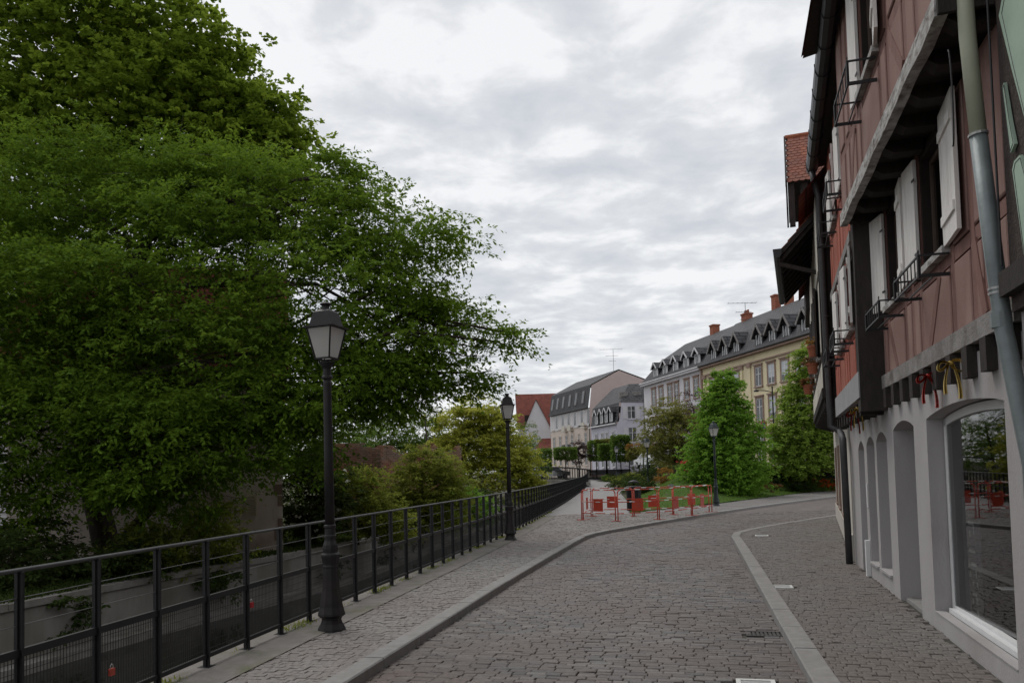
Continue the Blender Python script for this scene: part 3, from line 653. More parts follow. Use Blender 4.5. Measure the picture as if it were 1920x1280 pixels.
# ================================================================== lamps
def make_lamp(mat, label, group):
    r = thing('street_lamp', label, 'street lamp', (0, 0, 0), group); local(r)
    prof = [(.155, 0), (.15, .02), (.118, .075), (.107, .114), (.112, .135), (.15, .165), (.148, .185), (.128, .25), (.12, .30), (.098, .42), (.089, .52), (.083, .66), (.087, .68), (.083, .70), (.104, .79), (.104, .81), (.08, .83), (.084, .87), (.08, .91), (.062, .955), (.06, .99)]
    MB().lathe(prof, 10, phase=.3).build('pedestal', mat, r)
    MB().lathe([(.066, 0.988), (.066, 1.01), (.058, 1.02), (.056, 1.09), (.066, 1.10), (.066, 1.12), (.054, 1.13)], 14).build('collar', mat, r, smooth=False)
    MB().lathe([(.053, 1.13), (.049, 1.9), (.043, 2.66), (.043, 2.70)], 14).build('shaft', mat, r, smooth=True)
    MB().lathe([(.044, 2.70), (.06, 2.715), (.06, 2.735), (.045, 2.75), (.043, 2.82), (.055, 2.84), (.075, 2.885), (.04, 2.905)], 12).build('capital', mat, r)
    ln = MB(); hb, ht, z0, z1 = .088, .150, 2.93, 3.27
    c = lambda h, z: [(-h, -h, z), (h, -h, z), (h, h, z), (-h, h, z)]
    for a, b_ in zip(c(hb, z0), c(ht, z1)): ln.bar(a, b_, .016)
    for h, z in ((hb, z0), (ht, z1 - .005)):
        q = c(h, z)
        for i in range(4): ln.bar(q[i], q[(i + 1) % 4], .018)
    L = ln.build('lantern_frame', mat, r)
    for i in range(4):
        q0, q1 = c(hb - .002, z0 + .008), c(ht - .002, z1 - .01); j = (i + 1) % 4
        MB().quad(q0[i], q0[j], q1[j], q1[i]).build('pane', 'lamp_glass', L)
    mb = MB(); S = [(.178, 3.262), (.178, 3.277), (.135, 3.285), (.098, 3.44), (.07, 3.462), (.05, 3.475)]
    for (h0, za), (h1, zb) in zip(S[:-1], S[1:]):
        p, q = c(h0, za), c(h1, zb)
        for i in range(4): mb.quad(p[i], p[(i + 1) % 4], q[(i + 1) % 4], q[i])
    mb.quad(*c(.05, 3.475)); mb.quad(*c(.178, 3.262)[::-1])
    H = mb.build('hood', mat, r)
    MB().lathe([(.045, 3.47), (.04, 3.50), (.045, 3.515), (.062, 3.525), (.064, 3.535), (.04, 3.553), (.01, 3.558)], 12).build('finial', mat, H)
    for sx in (-1, 1):
        MB().tube([(sx * .04, 0, 2.86), (sx * .085, 0, 2.875), (sx * .095, 0, 2.91), (sx * .086, 0, 2.935)], .008, 6).build('bracket', mat, r)
    return r
LG = 'lamp posts along the walkway'
L0 = make_lamp('iron_rust', 'tallest black lamp post in the left foreground before the railing', LG); L0.location = (-1.99, 8.52, 0); L0.rotation_euler = (0, R(-.3), R(-20))
L1 = copy_tree(L0); L1.location = (-0.10, 19.05, 0); L1.rotation_euler = (0, 0, R(8)); L1['label'] = 'second black lamp post along the railing, beside the yellow-green tree'
L2 = make_lamp('lamp_green', 'dark green lamp post at the right end of the red barriers', LG); L2.location = (8.50, 33.0, 0); L2.rotation_euler.z = R(20)
for x, y, s_, lab in ((8.25, 48, 1, 'black lamp post behind the barriers rising above the litter bin'), (11.0, 66, 1, 'distant lamp post just left of the one behind the litter bin'),
                      (11.9, 80, 1, 'far lamp post under the reddish topped clipped tree'), (9.55, 72, 1, 'far lamp post in front of the tallest clipped cube tree')):
    c_ = copy_tree(L2); c_.location = (x, y, float(ground_z(np.array(x), np.array(y))) if y > 60 else 0.0); c_.rotation_euler.z = R(15); c_['label'] = lab

# ================================================================== barriers
def make_barrier(w, stripe):
    r = thing('safety_barrier', 'barrier', 'barrier', (0, 0, 0), 'red and white safety barriers'); local(r)
    h = 0.98; rad = .019; cr_ = .10
    for sx in (0, w):
        MB().tube([(sx, 0, 0.02), (sx, 0, h - cr_)], rad, 8).build('post', 'barrier_red', r, smooth=True)
        MB().bar((sx, -.22, .015), (sx, .22, .015), .035, .012).build('foot', 'barrier_red', r)
    def striped(z, x0, x1, off):
        n = 7; e = np.linspace(x0, x1, n + 1)
        for i in range(n):
            MB().tube([(e[i], 0, z), (e[i + 1], 0, z)], rad * .8, 8).build('rail_segment', 'barrier_white' if (i + off) % 3 == 1 else 'barrier_red', r, smooth=True)
    arc = lambda cx, s: [(cx + s * cr_ * math.cos(a), 0, h - cr_ + cr_ * math.sin(a)) for a in np.linspace(0, math.pi / 2, 5)]
    MB().tube([(0, 0, h - cr_)] + [(cr_ - cr_ * math.cos(a), 0, h - cr_ + cr_ * math.sin(a)) for a in np.linspace(0, math.pi / 2, 5)], rad, 8).build('corner_bend', 'barrier_red', r, smooth=True)
    MB().tube([(w, 0, h - cr_)] + [(w - cr_ + cr_ * math.cos(a), 0, h - cr_ + cr_ * math.sin(a)) for a in np.linspace(0, math.pi / 2, 5)], rad, 8).build('corner_bend', 'barrier_red', r, smooth=True)
    striped(h, cr_, w - cr_, stripe); striped(.60, rad, w - rad, stripe + 1); striped(.24, rad, w - rad, stripe + 2)
    MB().box(W, w * .5 - .19, w * .5 + .19, -.006, .006, .30, .70).build('panel', 'barrier_red', r)
    return r
for (x0, y0, x1, y1, k, lab) in (
        (2.22, 25.75, 3.20, 24.80, 0, 'leftmost front safety barrier, nearest the railing'), (3.28, 24.82, 4.58, 25.10, 1, 'front safety barrier second from the left'),
        (4.64, 25.12, 6.0, 26.62, 2, 'front safety barrier before the lawn, third from the left'), (6.06, 26.7, 7.17, 28.48, 0, 'rightmost safety barrier beside the green lamp post'),
        (2.28, 25.9, 2.72, 27.7, 2, 'end-on safety barrier closing the left side of the enclosure'), (2.78, 27.75, 4.1, 27.15, 1, 'rear left safety barrier seen through the front ones'),
        (4.16, 27.15, 5.55, 27.5, 0, 'rear middle safety barrier before the litter bin'), (5.6, 27.55, 7.1, 28.6, 1, 'rear right safety barrier on the lawn side')):
    w = math.hypot(x1 - x0, y1 - y0); b_ = make_barrier(w, k); b_.location = (x0, y0, 0.005); b_.rotation_euler.z = math.atan2(y1 - y0, x1 - x0); b_['label'] = lab
# litter bin
r = thing('litter_bin', 'black slatted litter bin standing behind the red barriers', 'litter bin', (4.62, 30.2, 0))
MB().lathe([(.24, .05), (.24, .88), (.2, .88), (.2, .08)], 20, (4.62, 30.2)).build('liner', 'iron', r)
for k in range(18):
    a = 2 * math.pi * k / 18; f_ = Fr((4.62, 30.2), (-math.sin(a), math.cos(a)))
    MB().box(f_, -.032, .032, .245, .275, .06, .92).build('slat', 'iron', r)
MB().lathe([(.29, .92), (.30, .95), (.27, .98), (.2, .97)], 20, (4.62, 30.2)).build('rim', 'iron', r, smooth=True)
MB().lathe([(.2, 1.10), (.23, 1.12), (.12, 1.19), (.02, 1.21)], 20, (4.62, 30.2)).build('lid', 'iron', r, smooth=True)
for sx in (-.18, .18): MB().bar((4.62 + sx, 30.2, .95), (4.62 + sx, 30.2, 1.12), .03).build('lid_post', 'iron', r)
# ================================================================== half-timbered houses on the right
FA = Fr((1.95, 0), (0.281, 1)); FB = Fr((1.07, 0), (0.34, 1)); FC = Fr((0.5, 0), (0.365, 1))
def arch_pts(a, b, zs, rise_, n=12):
    return [(a + (b - a) * i / n, zs + rise_ * math.sin(math.pi * i / n) ** 0.8) for i in range(n + 1)]
def arcade(fr, s0, s1, z1, ops, th, o=0.0):
    mb = MB(); cur = s0
    for a, b_, zs, zp, rs in ops:
        if a > cur: mb.box(fr, cur, a, o - th, o, -0.1, z1)
        if zs > 0: mb.box(fr, a, b_, o - th, o, -0.1, zs)
        P = arch_pts(a, b_, zp, rs)
        for (sa, za), (sb, zb) in zip(P[:-1], P[1:]):
            mb.hexa([fr.p(sa, o - th, za), fr.p(sb, o - th, zb), fr.p(sb, o, zb), fr.p(sa, o, za), fr.p(sa, o - th, z1), fr.p(sb, o - th, z1), fr.p(sb, o, z1), fr.p(sa, o, z1)])
        cur = b_
    if cur < s1: mb.box(fr, cur, s1, o - th, o, -0.1, z1)
    return mb
def arched_window(fr, a, b_, zs, zp, rs, o, parent, fw=0.06, fmat='frame_white', muntin=False, skew=0.0):
    """frame following the arch with a pane in it"""
    P = arch_pts(a, b_, zp, rs); mb = MB()
    mb.box(fr, a, a + fw, o, o + .05, zs, zp).box(fr, b_ - fw, b_, o, o + .05, zs, zp).box(fr, a + fw, b_ - fw, o, o + .05, zs, zs + fw)
    for (sa, za), (sb, zb) in zip(P[:-1], P[1:]):
        mb.hexa([fr.p(sa, o, za - fw), fr.p(sb, o, zb - fw), fr.p(sb, o + .05, zb - fw), fr.p(sa, o + .05, za - fw), fr.p(sa, o, za), fr.p(sb, o, zb), fr.p(sb, o + .05, zb), fr.p(sa, o + .05, za)])
    if muntin: mb.box(fr, (a + b_) / 2 - .02, (a + b_) / 2 + .02, o + .005, o + .045, zs + fw, zp + rs - fw)
    wdw = mb.build('window_frame', fmat, parent)
    po = lambda s: o + (.022 if skew == 0 else .005) + skew * (s - (a + b_) / 2)
    pane = MB(); pane.quad(*([fr.p(a + .02, po(a + .02), zs + .02), fr.p(b_ - .02, po(b_ - .02), zs + .02)] + [fr.p(s, po(s), z - .02) for s, z in P[::-1]])[::-1])
    pane.build('pane', 'glass', wdw)
    return wdw
def timber_wall(fr, s0, s1, z0, z1, o, studs, rails, ops, pm, tm, parent, tw=0.13, gap=0.014, braces=()):
    """dark core with separate studs, rails and plaster panels set in front of it"""
    core = MB()
    cells = []; ss = [s0] + sorted(x for st_ in studs for x in (st_ - tw / 2, st_ + tw / 2)) + [s1]
    zs = [z0] + sorted(x for rl in rails for x in (rl - tw / 2, rl + tw / 2)) + [z1]
    hit = lambda a, b_, c, d_: any(a < q[1] - .01 and b_ > q[0] + .01 and c < q[3] - .01 and d_ > q[2] + .01 for q in ops)
    es = sorted(set([s0, s1] + [x for q in ops for x in (q[0], q[1])])); ez = sorted(set([z0, z1] + [x for q in ops for x in (q[2], q[3])]))
    for a, b_ in zip(es[:-1], es[1:]):
        for c, d_ in zip(ez[:-1], ez[1:]):
            if not hit(a, b_, c, d_): core.box(fr, a, b_, o - .22, o - .02, c, d_)
    core.build('wall_core', 'dark_gap', parent)
    for q in studs:
        for c, d_ in zip(ez[:-1], ez[1:]):
            pass
        segs = [(z0, z1)]
        for w_ in ops:
            if w_[0] < q < w_[1]: segs = [(a, b_) for (x, y) in segs for (a, b_) in ((x, min(y, w_[2])), (max(x, w_[3]), y)) if b_ - a > .05]
        for a, b_ in segs: MB().box(fr, q - tw / 2 + gap / 2, q + tw / 2 - gap / 2, o - .019, o + .004, a, b_).build('timber_stud', tm, parent)
    ss2 = list(zip(ss[0::2], ss[1::2])); zz2 = list(zip(zs[0::2], zs[1::2]))
    for (a, b_) in ss2:
        if b_ - a < .05: continue
        for rl in rails:
            if not hit(a, b_, rl - tw / 2, rl + tw / 2): MB().box(fr, a + gap / 2, b_ - gap / 2, o - .019, o + .003, rl - tw / 2 + gap / 2, rl + tw / 2 - gap / 2).build('timber_rail', tm, parent)
        for (c, d_) in zz2:
            if d_ - c < .05 or hit(a, b_, c, d_): continue
            g = gap; mb = MB(); e_ = .012; bl = random.uniform(.0, .006)
            A_ = [fr.p(a + g, o - .02, c + g), fr.p(b_ - g, o - .02, c + g), fr.p(b_ - g, o - .02, d_ - g), fr.p(a + g, o - .02, d_ - g)]
            B_ = [fr.p(a + g, o + .004 + bl, c + g), fr.p(b_ - g, o + .004 + bl, c + g), fr.p(b_ - g, o + .004 + bl, d_ - g), fr.p(a + g, o + .004 + bl, d_ - g)]
            C_ = [fr.p(a + g + e_, o + .012 + bl, c + g + e_), fr.p(b_ - g - e_, o + .012 + bl, c + g + e_), fr.p(b_ - g - e_, o + .012 + bl, d_ - g - e_), fr.p(a + g + e_, o + .012 + bl, d_ - g - e_)]
            for i in range(4):
                j = (i + 1) % 4; mb.quad(A_[i], A_[j], B_[j], B_[i]); mb.quad(B_[i], B_[j], C_[j], C_[i])
            mb.quad(*C_); mb.build('plaster_panel', pm, parent)
    for (sa, za, sb, zb) in braces:
        d_ = np.array([sb - sa, zb - za]); d_ /= np.linalg.norm(d_); nx, nz = -d_[1] * .055, d_[0] * .055
        P = [(sa - nx, za - nz), (sb - nx, zb - nz), (sb + nx, zb + nz), (sa + nx, za + nz)]
        MB().hexa([fr.p(s, o - .01, z) for s, z in P] + [fr.p(s, o + .022, z) for s, z in P]).build('brace', tm, parent)
def shutter(fr, hinge, z0, z1, w, deg, side, parent, mat='shutter_white', o=0.03):
    """leaf hinged at s=hinge; side +1 opens away along s, deg = angle off the wall"""
    a = R(deg); ds, do = side * math.cos(a), math.sin(a)
    P0 = fr.p(hinge, o, 0); P1 = fr.p(hinge + ds * w, o + do * w, 0)
    f2 = Fr(P0[:2], (P1[0] - P0[0], P1[1] - P0[1]))
    nb = 4
    leaf = MB()
    for i in range(nb): leaf.box(f2, w * i / nb + .002, w * (i + 1) / nb - .002, -.016, .016, z0, z1)
    lf = leaf.build('shutter', mat, parent)
    for z in (z0 + (z1 - z0) * .18, z1 - (z1 - z0) * .18): MB().box(f2, .03, w - .03, -.034, -.0165, z - .04, z + .04).build('batten', mat, lf)
    for z in (z0 + (z1 - z0) * .18, z1 - (z1 - z0) * .18): MB().box(f2, -.03, .05, .0165, .022, z - .012, z + .012).build('hinge', 'iron', lf)
    return lf
def casement(fr, a, b_, z0, z1, o, parent, mat='frame_dark', sill='chipped_white', deep=.10):
    mb = MB(); fw = .05
    mb.box(fr, a, a + fw, o - deep - .04, o - deep, z0, z1).box(fr, b_ - fw, b_, o - deep - .04, o - deep, z0, z1).box(fr, a + fw, b_ - fw, o - deep - .04, o - deep, z0, z0 + fw).box(fr, a + fw, b_ - fw, o - deep - .04, o - deep, z1 - fw, z1)
    mb.box(fr, (a + b_) / 2 - .03, (a + b_) / 2 + .03, o - deep - .035, o - deep + .005, z0 + fw, z1 - fw).box(fr, a + fw, (a + b_) / 2 - .03, o - deep - .03, o - deep - .005, z0 + (z1 - z0) * .6, z0 + (z1 - z0) * .6 + .03)
    w_ = mb.build('window', mat, parent)
    MB().quad(fr.p(a + fw, o - deep - .02, z1 - fw), fr.p(b_ - fw, o - deep - .02, z1 - fw), fr.p(b_ - fw, o - deep - .02, z0 + fw), fr.p(a + fw, o - deep - .02, z0 + fw)).build('pane', 'glass', w_)
    MB().box(fr, a - .06, b_ + .06, o - deep - .03, o + .07, z0 - .07, z0 - .005).build('sill', sill, w_)
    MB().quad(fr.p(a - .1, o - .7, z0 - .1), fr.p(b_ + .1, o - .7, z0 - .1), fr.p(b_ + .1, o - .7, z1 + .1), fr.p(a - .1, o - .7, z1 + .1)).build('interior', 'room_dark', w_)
    return w_
def flower_rack(fr, a, b_, z, o, parent, out_=.24, h=.2):
    mb = MB(); r_ = .011
    for s in (a, b_): mb.bar(fr.p(s, o, z + .02), fr.p(s, o + out_, z + .02), .022, .03).bar(fr.p(s, o + out_, z), fr.p(s, o + out_, z + h), .022).bar(fr.p(s, o, z + h), fr.p(s, o + out_, z + h), .016)
    for zz_ in (z + .02, z + h): mb.bar(fr.p(a, o + out_, zz_), fr.p(b_, o + out_, zz_), .016)
    mb.bar(fr.p(a, o + out_ * .5, z + .02), fr.p(b_, o + out_ * .5, z + .02), .012)
    n = max(3, int((b_ - a) / .14))
    for i in range(1, n):
        s = a + (b_ - a) * i / n; mb.bar(fr.p(s, o + out_, z + .02), fr.p(s, o + out_, z + h), .008)
    for s in (a, b_): mb.tube([fr.p(s + .018 * math.cos(t_), o + out_, z + h + .03 + .018 * math.sin(t_)) for t_ in np.linspace(0, 6.28, 9)], .004, 5)
    return mb.build('flower_rack', 'iron', parent)
def downpipe(parent, name, pts, r_, mat):
    return MB().tube(pts, r_, 14).build(name, mat, parent, smooth=True)

# ---------------- the pink house above the shop
HA = thing('half_timbered_house', 'pinkish brown half-timbered house over a whitewashed shopfront, nearest on the right', 'house', FA.p(5.3, 0, 0))
OPS_A = [(5.80, 8.16, 0.16, 2.07, 0.085), (8.74, 9.86, -0.1, 2.03, 0.09)]
arcade(FA, 5.22, 10.25, 2.50, OPS_A, 0.34).build('ground_floor_wall', 'white_plaster', HA)
MB().box(FA, 5.803, 8.157, -.09, .006, .161, .172).build('window_sill', 'white_plaster', HA)
wf = arched_window(FA, 5.82, 8.14, 0.165, 2.06, .08, -.20, HA, .075, skew=.032)
MB().box(FA, 5.90, 8.06, -.149, -.10, .17, .215).build('inner_sill', 'frame_white', wf)
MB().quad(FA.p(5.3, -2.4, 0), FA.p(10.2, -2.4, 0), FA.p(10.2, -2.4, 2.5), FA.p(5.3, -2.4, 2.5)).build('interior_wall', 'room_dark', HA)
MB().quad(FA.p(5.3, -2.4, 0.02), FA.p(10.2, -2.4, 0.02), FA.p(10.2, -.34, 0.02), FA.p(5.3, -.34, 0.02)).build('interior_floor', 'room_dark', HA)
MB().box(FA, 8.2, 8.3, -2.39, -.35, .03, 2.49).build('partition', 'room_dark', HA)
# grey banner inside the pane with pale lettering read from top to bottom
bn = MB().box(FA, 7.46, 8.02, -.255, -.245, .20, 1.30).build('window_banner', 'banner_grey', HA)
mb = MB()
for (s, z, w_, h_) in ((7.74, 1.06, .17, .03), (7.66, 1.02, .03, .11), (7.78, .96, .03, .06), (7.74, .80, .2, .028), (7.70, .68, .17, .028), (7.64, .60, .03, .08), (7.82, .58, .03, .05), (7.74, .50, .05, .03), (7.62, .50, .05, .05), (7.72, .40, .14, .026), (7.65, .35, .06, .06), (7.78, .33, .03, .05), (7.64, .24, .05, .05)):
    mb.box(FA, s - w_ / 2, s + w_ / 2, -.2445, -.243, z - h_ / 2, z + h_ / 2)
mb.build('lettering', 'letter_white', bn)
# recessed doorway
dd = MB().box(FA, 8.74, 9.86, -.80, -.74, -.05, 2.1).build('door', 'grey_paint', HA)
for z0_, z1_ in ((.15, .95), (1.05, 1.9)): MB().box(FA, 8.98, 9.62, -.739, -.725, z0_, z1_).build('door_panel', 'grey_paint', dd)
MB().tube([FA.p(8.9, -.70, 1.0), FA.p(8.9, -.66, 1.0), FA.p(9.02, -.66, 1.0)], .011, 8).build('handle', 'cover_steel', dd)
MB().box(FA, 9.861, 9.92, -.80, -.345, -.05, 2.4).box(FA, 8.68, 8.739, -.80, -.345, -.05, 2.4).build('door_reveal', 'white_reveal', HA)
MB().box(FA, 8.74, 9.86, -.74, -.05, -.05, .03).build('door_step', 'kerb', HA)
# first floor
MB().box(FA, 5.32, 10.22, -.24, .06, 2.56, 2.72).build('sill_beam', 'grey_beam', HA)
for i in range(10):
    s = 5.47 + i * .49
    MB().box(FA, s - .075, s + .075, -.2, .075, 2.31 + random.uniform(-.01, .01), 2.555).build('joist_end', 'dark_timber', HA)
W1 = (8.90, 9.72, 3.52, 4.62); W2 = (7.02, 7.98, 3.52, 4.62)
timber_wall(FA, 5.36, 10.40, 2.72, 4.72, 0.0, [5.42, 6.0, 6.32, 6.92, 8.08, 8.45, 8.80, 9.82, 10.3], [3.40], [W2, W1], 'pink_plaster', 'pink_timber', HA, braces=((7.75, 2.74, 7.3, 3.33), (9.3, 2.74, 9.7, 3.33), (6.05, 2.74, 6.25, 3.35)))
for w_ in (W2, W1): casement(FA, w_[0], w_[1], w_[2], w_[3], 0.0, HA)
shutter(FA, 7.0, 3.50, 4.66, .60, 4, -1, HA); shutter(FA, 8.0, 3.50, 4.66, .40, 4, 1, HA)
shutter(FA, 8.88, 3.50, 4.66, .40, 5, -1, HA); shutter(FA, 9.74, 3.50, 4.66, .40, 12, 1, HA)
flower_rack(FA, 6.95, 8.0, 3.24, .02, HA); flower_rack(FA, 8.88, 9.75, 3.24, .02, HA)
# jetty with chipped white bressummer and dark brackets
JO = 0.40
bs = MB()
for i in range(24):
    a = 5.34 + i * .206; b_ = a + .206; z0a, z0b = [4.70 + .012 * math.sin(k * 1.7) - .02 * (math.sin(k * .9) > .6) for k in (i, i + 1)]
    bs.hexa([FA.p(a, JO - .05, z0a), FA.p(b_, JO - .05, z0b), FA.p(b_, JO + .035, z0b), FA.p(a, JO + .035, z0a), FA.p(a, JO - .05, 4.86), FA.p(b_, JO - .05, 4.86), FA.p(b_, JO + .03, 4.86), FA.p(a, JO + .03, 4.86)])
bs.build('jetty_beam', 'chipped_white', HA)
MB().box(FA, 5.34, 10.28, -.22, JO - .052, 4.78, 4.858).build('jetty_soffit', 'dark_timber', HA)
for i in range(9):
    s = 5.5 + i * .58; mb = MB()
    P = [(0.0, 4.66), (JO - .14, 4.66), (JO - .055, 4.72), (JO - .055, 4.778), (0.0, 4.778)]
    n0 = len(mb.v)
    for ds in (-.085, .085): mb.v += [FA.p(s + ds, o_, z_) for o_, z_ in P]
    mb.f += [(0, 1, 2, 3, 4), (9, 8, 7, 6, 5)] + [(k, 5 + k, 5 + (k + 1) % 5, (k + 1) % 5) for k in range(5)]; mb.uv = [None] * len(mb.f)
    mb.build('jetty_bracket', 'dark_timber', HA)
W3 = (7.50, 8.45, 5.62, 6.9)
timber_wall(FA, 5.36, 10.28, 4.86, 7.25, JO, [5.42, 5.95, 6.36, 7.05, 7.42, 8.53, 8.85, 9.35, 9.7, 10.2], [5.52], [W3], 'pink_plaster', 'pink_timber', HA, braces=((6.45, 4.9, 6.95, 5.45), (9.28, 4.9, 8.95, 5.45)))
casement(FA, *W3, JO, HA, deep=.08)
shutter(FA, 7.5, 5.60, 6.92, .42, 8, -1, HA, o=JO + .03); shutter(FA, 8.47, 5.60, 6.92, .36, 4, 1, HA, o=JO + .03)
flower_rack(FA, 7.5, 8.45, 5.28, JO + .02, HA, .26, .24)
# near end wall of the jetty, body and roof
MB().box(FA, 5.30, 5.335, -.3, JO + .02, 4.70, 7.25).build('end_wall', 'dark_timber', HA)
MB().box(FA, 5.32, 10.24, -6.0, -.80, 2.75, 7.2).build('rear_body', 'white_plaster', HA)
mb = MB(); E0 = .75
mb.quad(FA.p(5.1, JO + E0 - .35, 7.12), FA.p(10.5, JO + E0 - .35, 7.12), FA.p(10.5, -3.5, 11.0), FA.p(5.1, -3.5, 11.0), uv=[(0, 0), (5.4, 0), (5.4, 5.5), (0, 5.5)])
mb.quad(FA.p(5.1, -3.5, 11.0), FA.p(10.5, -3.5, 11.0), FA.p(10.5, -7.3, 7.2), FA.p(5.1, -7.3, 7.2), uv=[(0, 0), (5.4, 0), (5.4, 5.5), (0, 5.5)])
mb.build('roof', 'red_tiles', HA)
MB().quad(FA.p(5.1, JO + .38, 7.10), FA.p(10.5, JO + .38, 7.10), FA.p(10.5, JO - .3, 7.24), FA.p(5.1, JO - .3, 7.24)).build('eave_soffit', 'dark_timber', HA)
# corner drainpipe: painted above, zinc below
downpipe(HA, 'drainpipe', [FA.p(5.30, .28, 7.0), FA.p(5.30, .25, 4.5), FA.p(5.30, .215, 3.80)], .052, 'pipe_green')
zp = downpipe(HA, 'drainpipe', [FA.p(5.30, .217, 3.83), FA.p(5.30, .16, 2.95), FA.p(5.29, .13, 2.5), FA.p(5.12, .065, 1.6), FA.p(5.10, .06, 0.0)], .055, 'zinc')
zp['label'] = 'zinc lower length of the corner drainpipe'
for z, o_ in ((2.78, .147), (2.75, .146), (3.825, .217)): MB().tube([FA.p(5.30, o_ - .0005, z - .008), FA.p(5.30, o_ + .0005, z + .008)], .062, 14).build('pipe_ring', 'cover_steel', zp)
MB().tube([FA.p(5.30, .138, 2.52), FA.p(5.30, .141, 2.62)], .063, 14).build('pipe_socket', 'zinc', zp)
MB().tube([FA.p(5.42 + .16 * math.cos(a) * .3, .34 + .0 * a, 4.15 + .34 * math.sin(a)) for a in np.linspace(1.4, 4.9, 14)], .006, 6).build('loose_cable', 'iron', HA)

# ---------------- dark roughcast house at the right edge with pale green cut-out panels
HZ = thing('roughcast_house', 'dark brown roughcast house front at the right edge behind the drainpipe', 'house', FA.p(3.5, 0, 0))
MB().box(FA, -24, 5.215, -5, .10, 2.6, 8.5).build('upper_wall', 'roughcast', HZ)  # walls run on unseen behind the camera, lengthened to darken faces turned that way
MB().box(FA, -24, 5.21, -5, .05, -.1, 2.595).build('ground_floor_wall', 'white_plaster', HZ)
MB().box(FA, -24, 5.21, .1, .17, 2.7, 2.86).build('beam', 'dark_timber', HZ)
MB().tube([FA.p(5.17, .16, z) for z in (2.9, 5.5)], .008, 6).build('cable', 'iron', HZ)
def plate_sign(pts, label, mat='sign_green', th=.02):
    """flat cut-out board, own thickness, fixed on the roughcast wall"""
    r_ = thing('cutout_board', label, 'sign', FA.p(4.9, .11, 3.5), 'pale green boards')
    n = len(pts); mb = MB(); mb.v = [FA.p(s, .108, z) for s, z in pts] + [FA.p(s, .108 + th, z) for s, z in pts]
    mb.f = [tuple(range(n))[::-1], tuple(range(n, 2 * n))] + [(i, (i + 1) % n, n + (i + 1) % n, n + i) for i in range(n)]; mb.uv = [None] * len(mb.f)
    mb.build('board', mat, r_)
    cx = sum(p[0] for p in pts) / n; cz = sum(p[1] for p in pts) / n
    mb2 = MB(); q = [(cx + (s - cx) * .84, cz + (z - cz) * .94) for s, z in pts]; loop = [FA.p(s, .108 + th + .001, z) for s, z in q]
    mb2.tube(loop + [loop[0]], .0025, 4); mb2.build('outline', 'pipe_dark', r_)
    return r_
plate_sign([(5.08, 4.50), (4.95, 4.62), (4.6, 4.80), (4.35, 4.6), (4.35, 3.2), (4.66, 3.5), (4.9, 4.05)], 'large pale green angled board at the upper right corner')
plate_sign([(5.09, 4.03), (5.06, 4.05), (4.99, 3.78), (4.93, 3.60), (5.0, 3.57)], 'small narrow pale green board beside the painted drainpipe')
plate_sign([(4.99, 3.46), (4.95, 3.5), (4.85, 3.50), (4.6, 3.0), (4.6, 2.80), (4.86, 2.83)], 'pale green board low on the dark wall beside the zinc pipe')

# ---------------- the red house
HB = thing('half_timbered_house', 'bright red half-timbered house with white shutters beyond the pink house', 'house', FB.p(12, 0, 0))
OPS_B = [(10.30, 11.06, 0.2, 1.93, .12), (11.22, 11.87, 0.2, 1.90, .12), (12.10, 12.66, -.1, 1.85, .13)]
arcade(FA, 10.252, 13.5, 2.44, OPS_B, 0.30).build('ground_floor_wall', 'white_plaster', HB)
for q in OPS_B[:2]:
    arched_window(FA, q[0] + .01, q[1] - .01, q[2] + .01, q[3] - .005, q[4] - .01, -.24, HB, .05)
    MB().box(FA, q[0] + .005, q[1] - .005, -.19, .03, q[2] + .002, q[2] + .03).build('window_sill', 'white_plaster', HB)
dr = MB().box(FA, 12.10, 12.66, -.30, -.24, -.05, 1.99).build('door', 'grey_paint', HB)
MB().box(FA, 12.2, 12.56, -.239, -.23, .2, 1.7).build('door_panel', 'grey_paint', dr)
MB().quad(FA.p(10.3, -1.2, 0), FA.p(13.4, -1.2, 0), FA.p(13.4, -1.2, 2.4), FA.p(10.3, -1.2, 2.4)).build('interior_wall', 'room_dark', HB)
MB().box(FA, 11.93, 12.03, .002, .06, .0, .52).build('standpipe_box', 'frame_white', HB)
MB().box(FA, 11.90, 11.96, .0025, .015, 1.0, 1.35).build('wall_plaque', 'frame_white', HB)
s0, s1 = 10.38, 14.72
mb = MB().box(FB, s0, s1, -.30, .035, 2.47, 2.80); mb.build('jetty_beam', 'grey_paint', HB)
MB().box(FB, s0 - .02, s0 + .30, -.8, .02, 2.30, 7.1).build('corner_post', 'dark_timber', HB)
MB().box(FB, s0, s1, -.9, -.302, 2.445, 2.6).build('jetty_soffit', 'dark_timber', HB)
for i in range(9):
    s = s0 + .35 + i * .52; MB().box(FB, s - .07, s + .07, -.5, .0, 2.26, 2.444).build('joist_end', 'dark_timber', HB)
BW = [(10.95, 11.65, 3.48, 4.42), (12.6, 13.4, 3.48, 4.42)]
timber_wall(FB, s0 + .3, s1, 2.80, 4.55, 0.0, [10.8, 11.75, 12.1, 12.5, 13.5, 13.9, 14.3, 14.65], [3.38], BW, 'red_plaster', 'red_timber', HB)
for w_ in BW:
    casement(FB, *w_, 0.0, HB)
    shutter(FB, w_[0] - .01, 3.46, 4.46, .36, 6, -1, HB); shutter(FB, w_[1] + .01, 3.46, 4.46, .36, 5, 1, HB)
    flower_rack(FB, w_[0] - .02, w_[1] + .02, 3.22, .02, HB)
MB().box(FB, s0 + .3, s1, -.2, .04, 4.55, 4.68).build('storey_beam', 'grey_beam', HB)
BW2 = [(11.1, 11.8, 5.6, 6.6), (13.0, 13.8, 5.6, 6.6)]
timber_wall(FB, s0 + .3, s1, 4.68, 7.1, 0.0, [10.75, 11.0, 11.9, 12.4, 12.9, 13.9, 14.3, 14.65], [5.5], BW2, 'red_plaster', 'red_timber', HB)
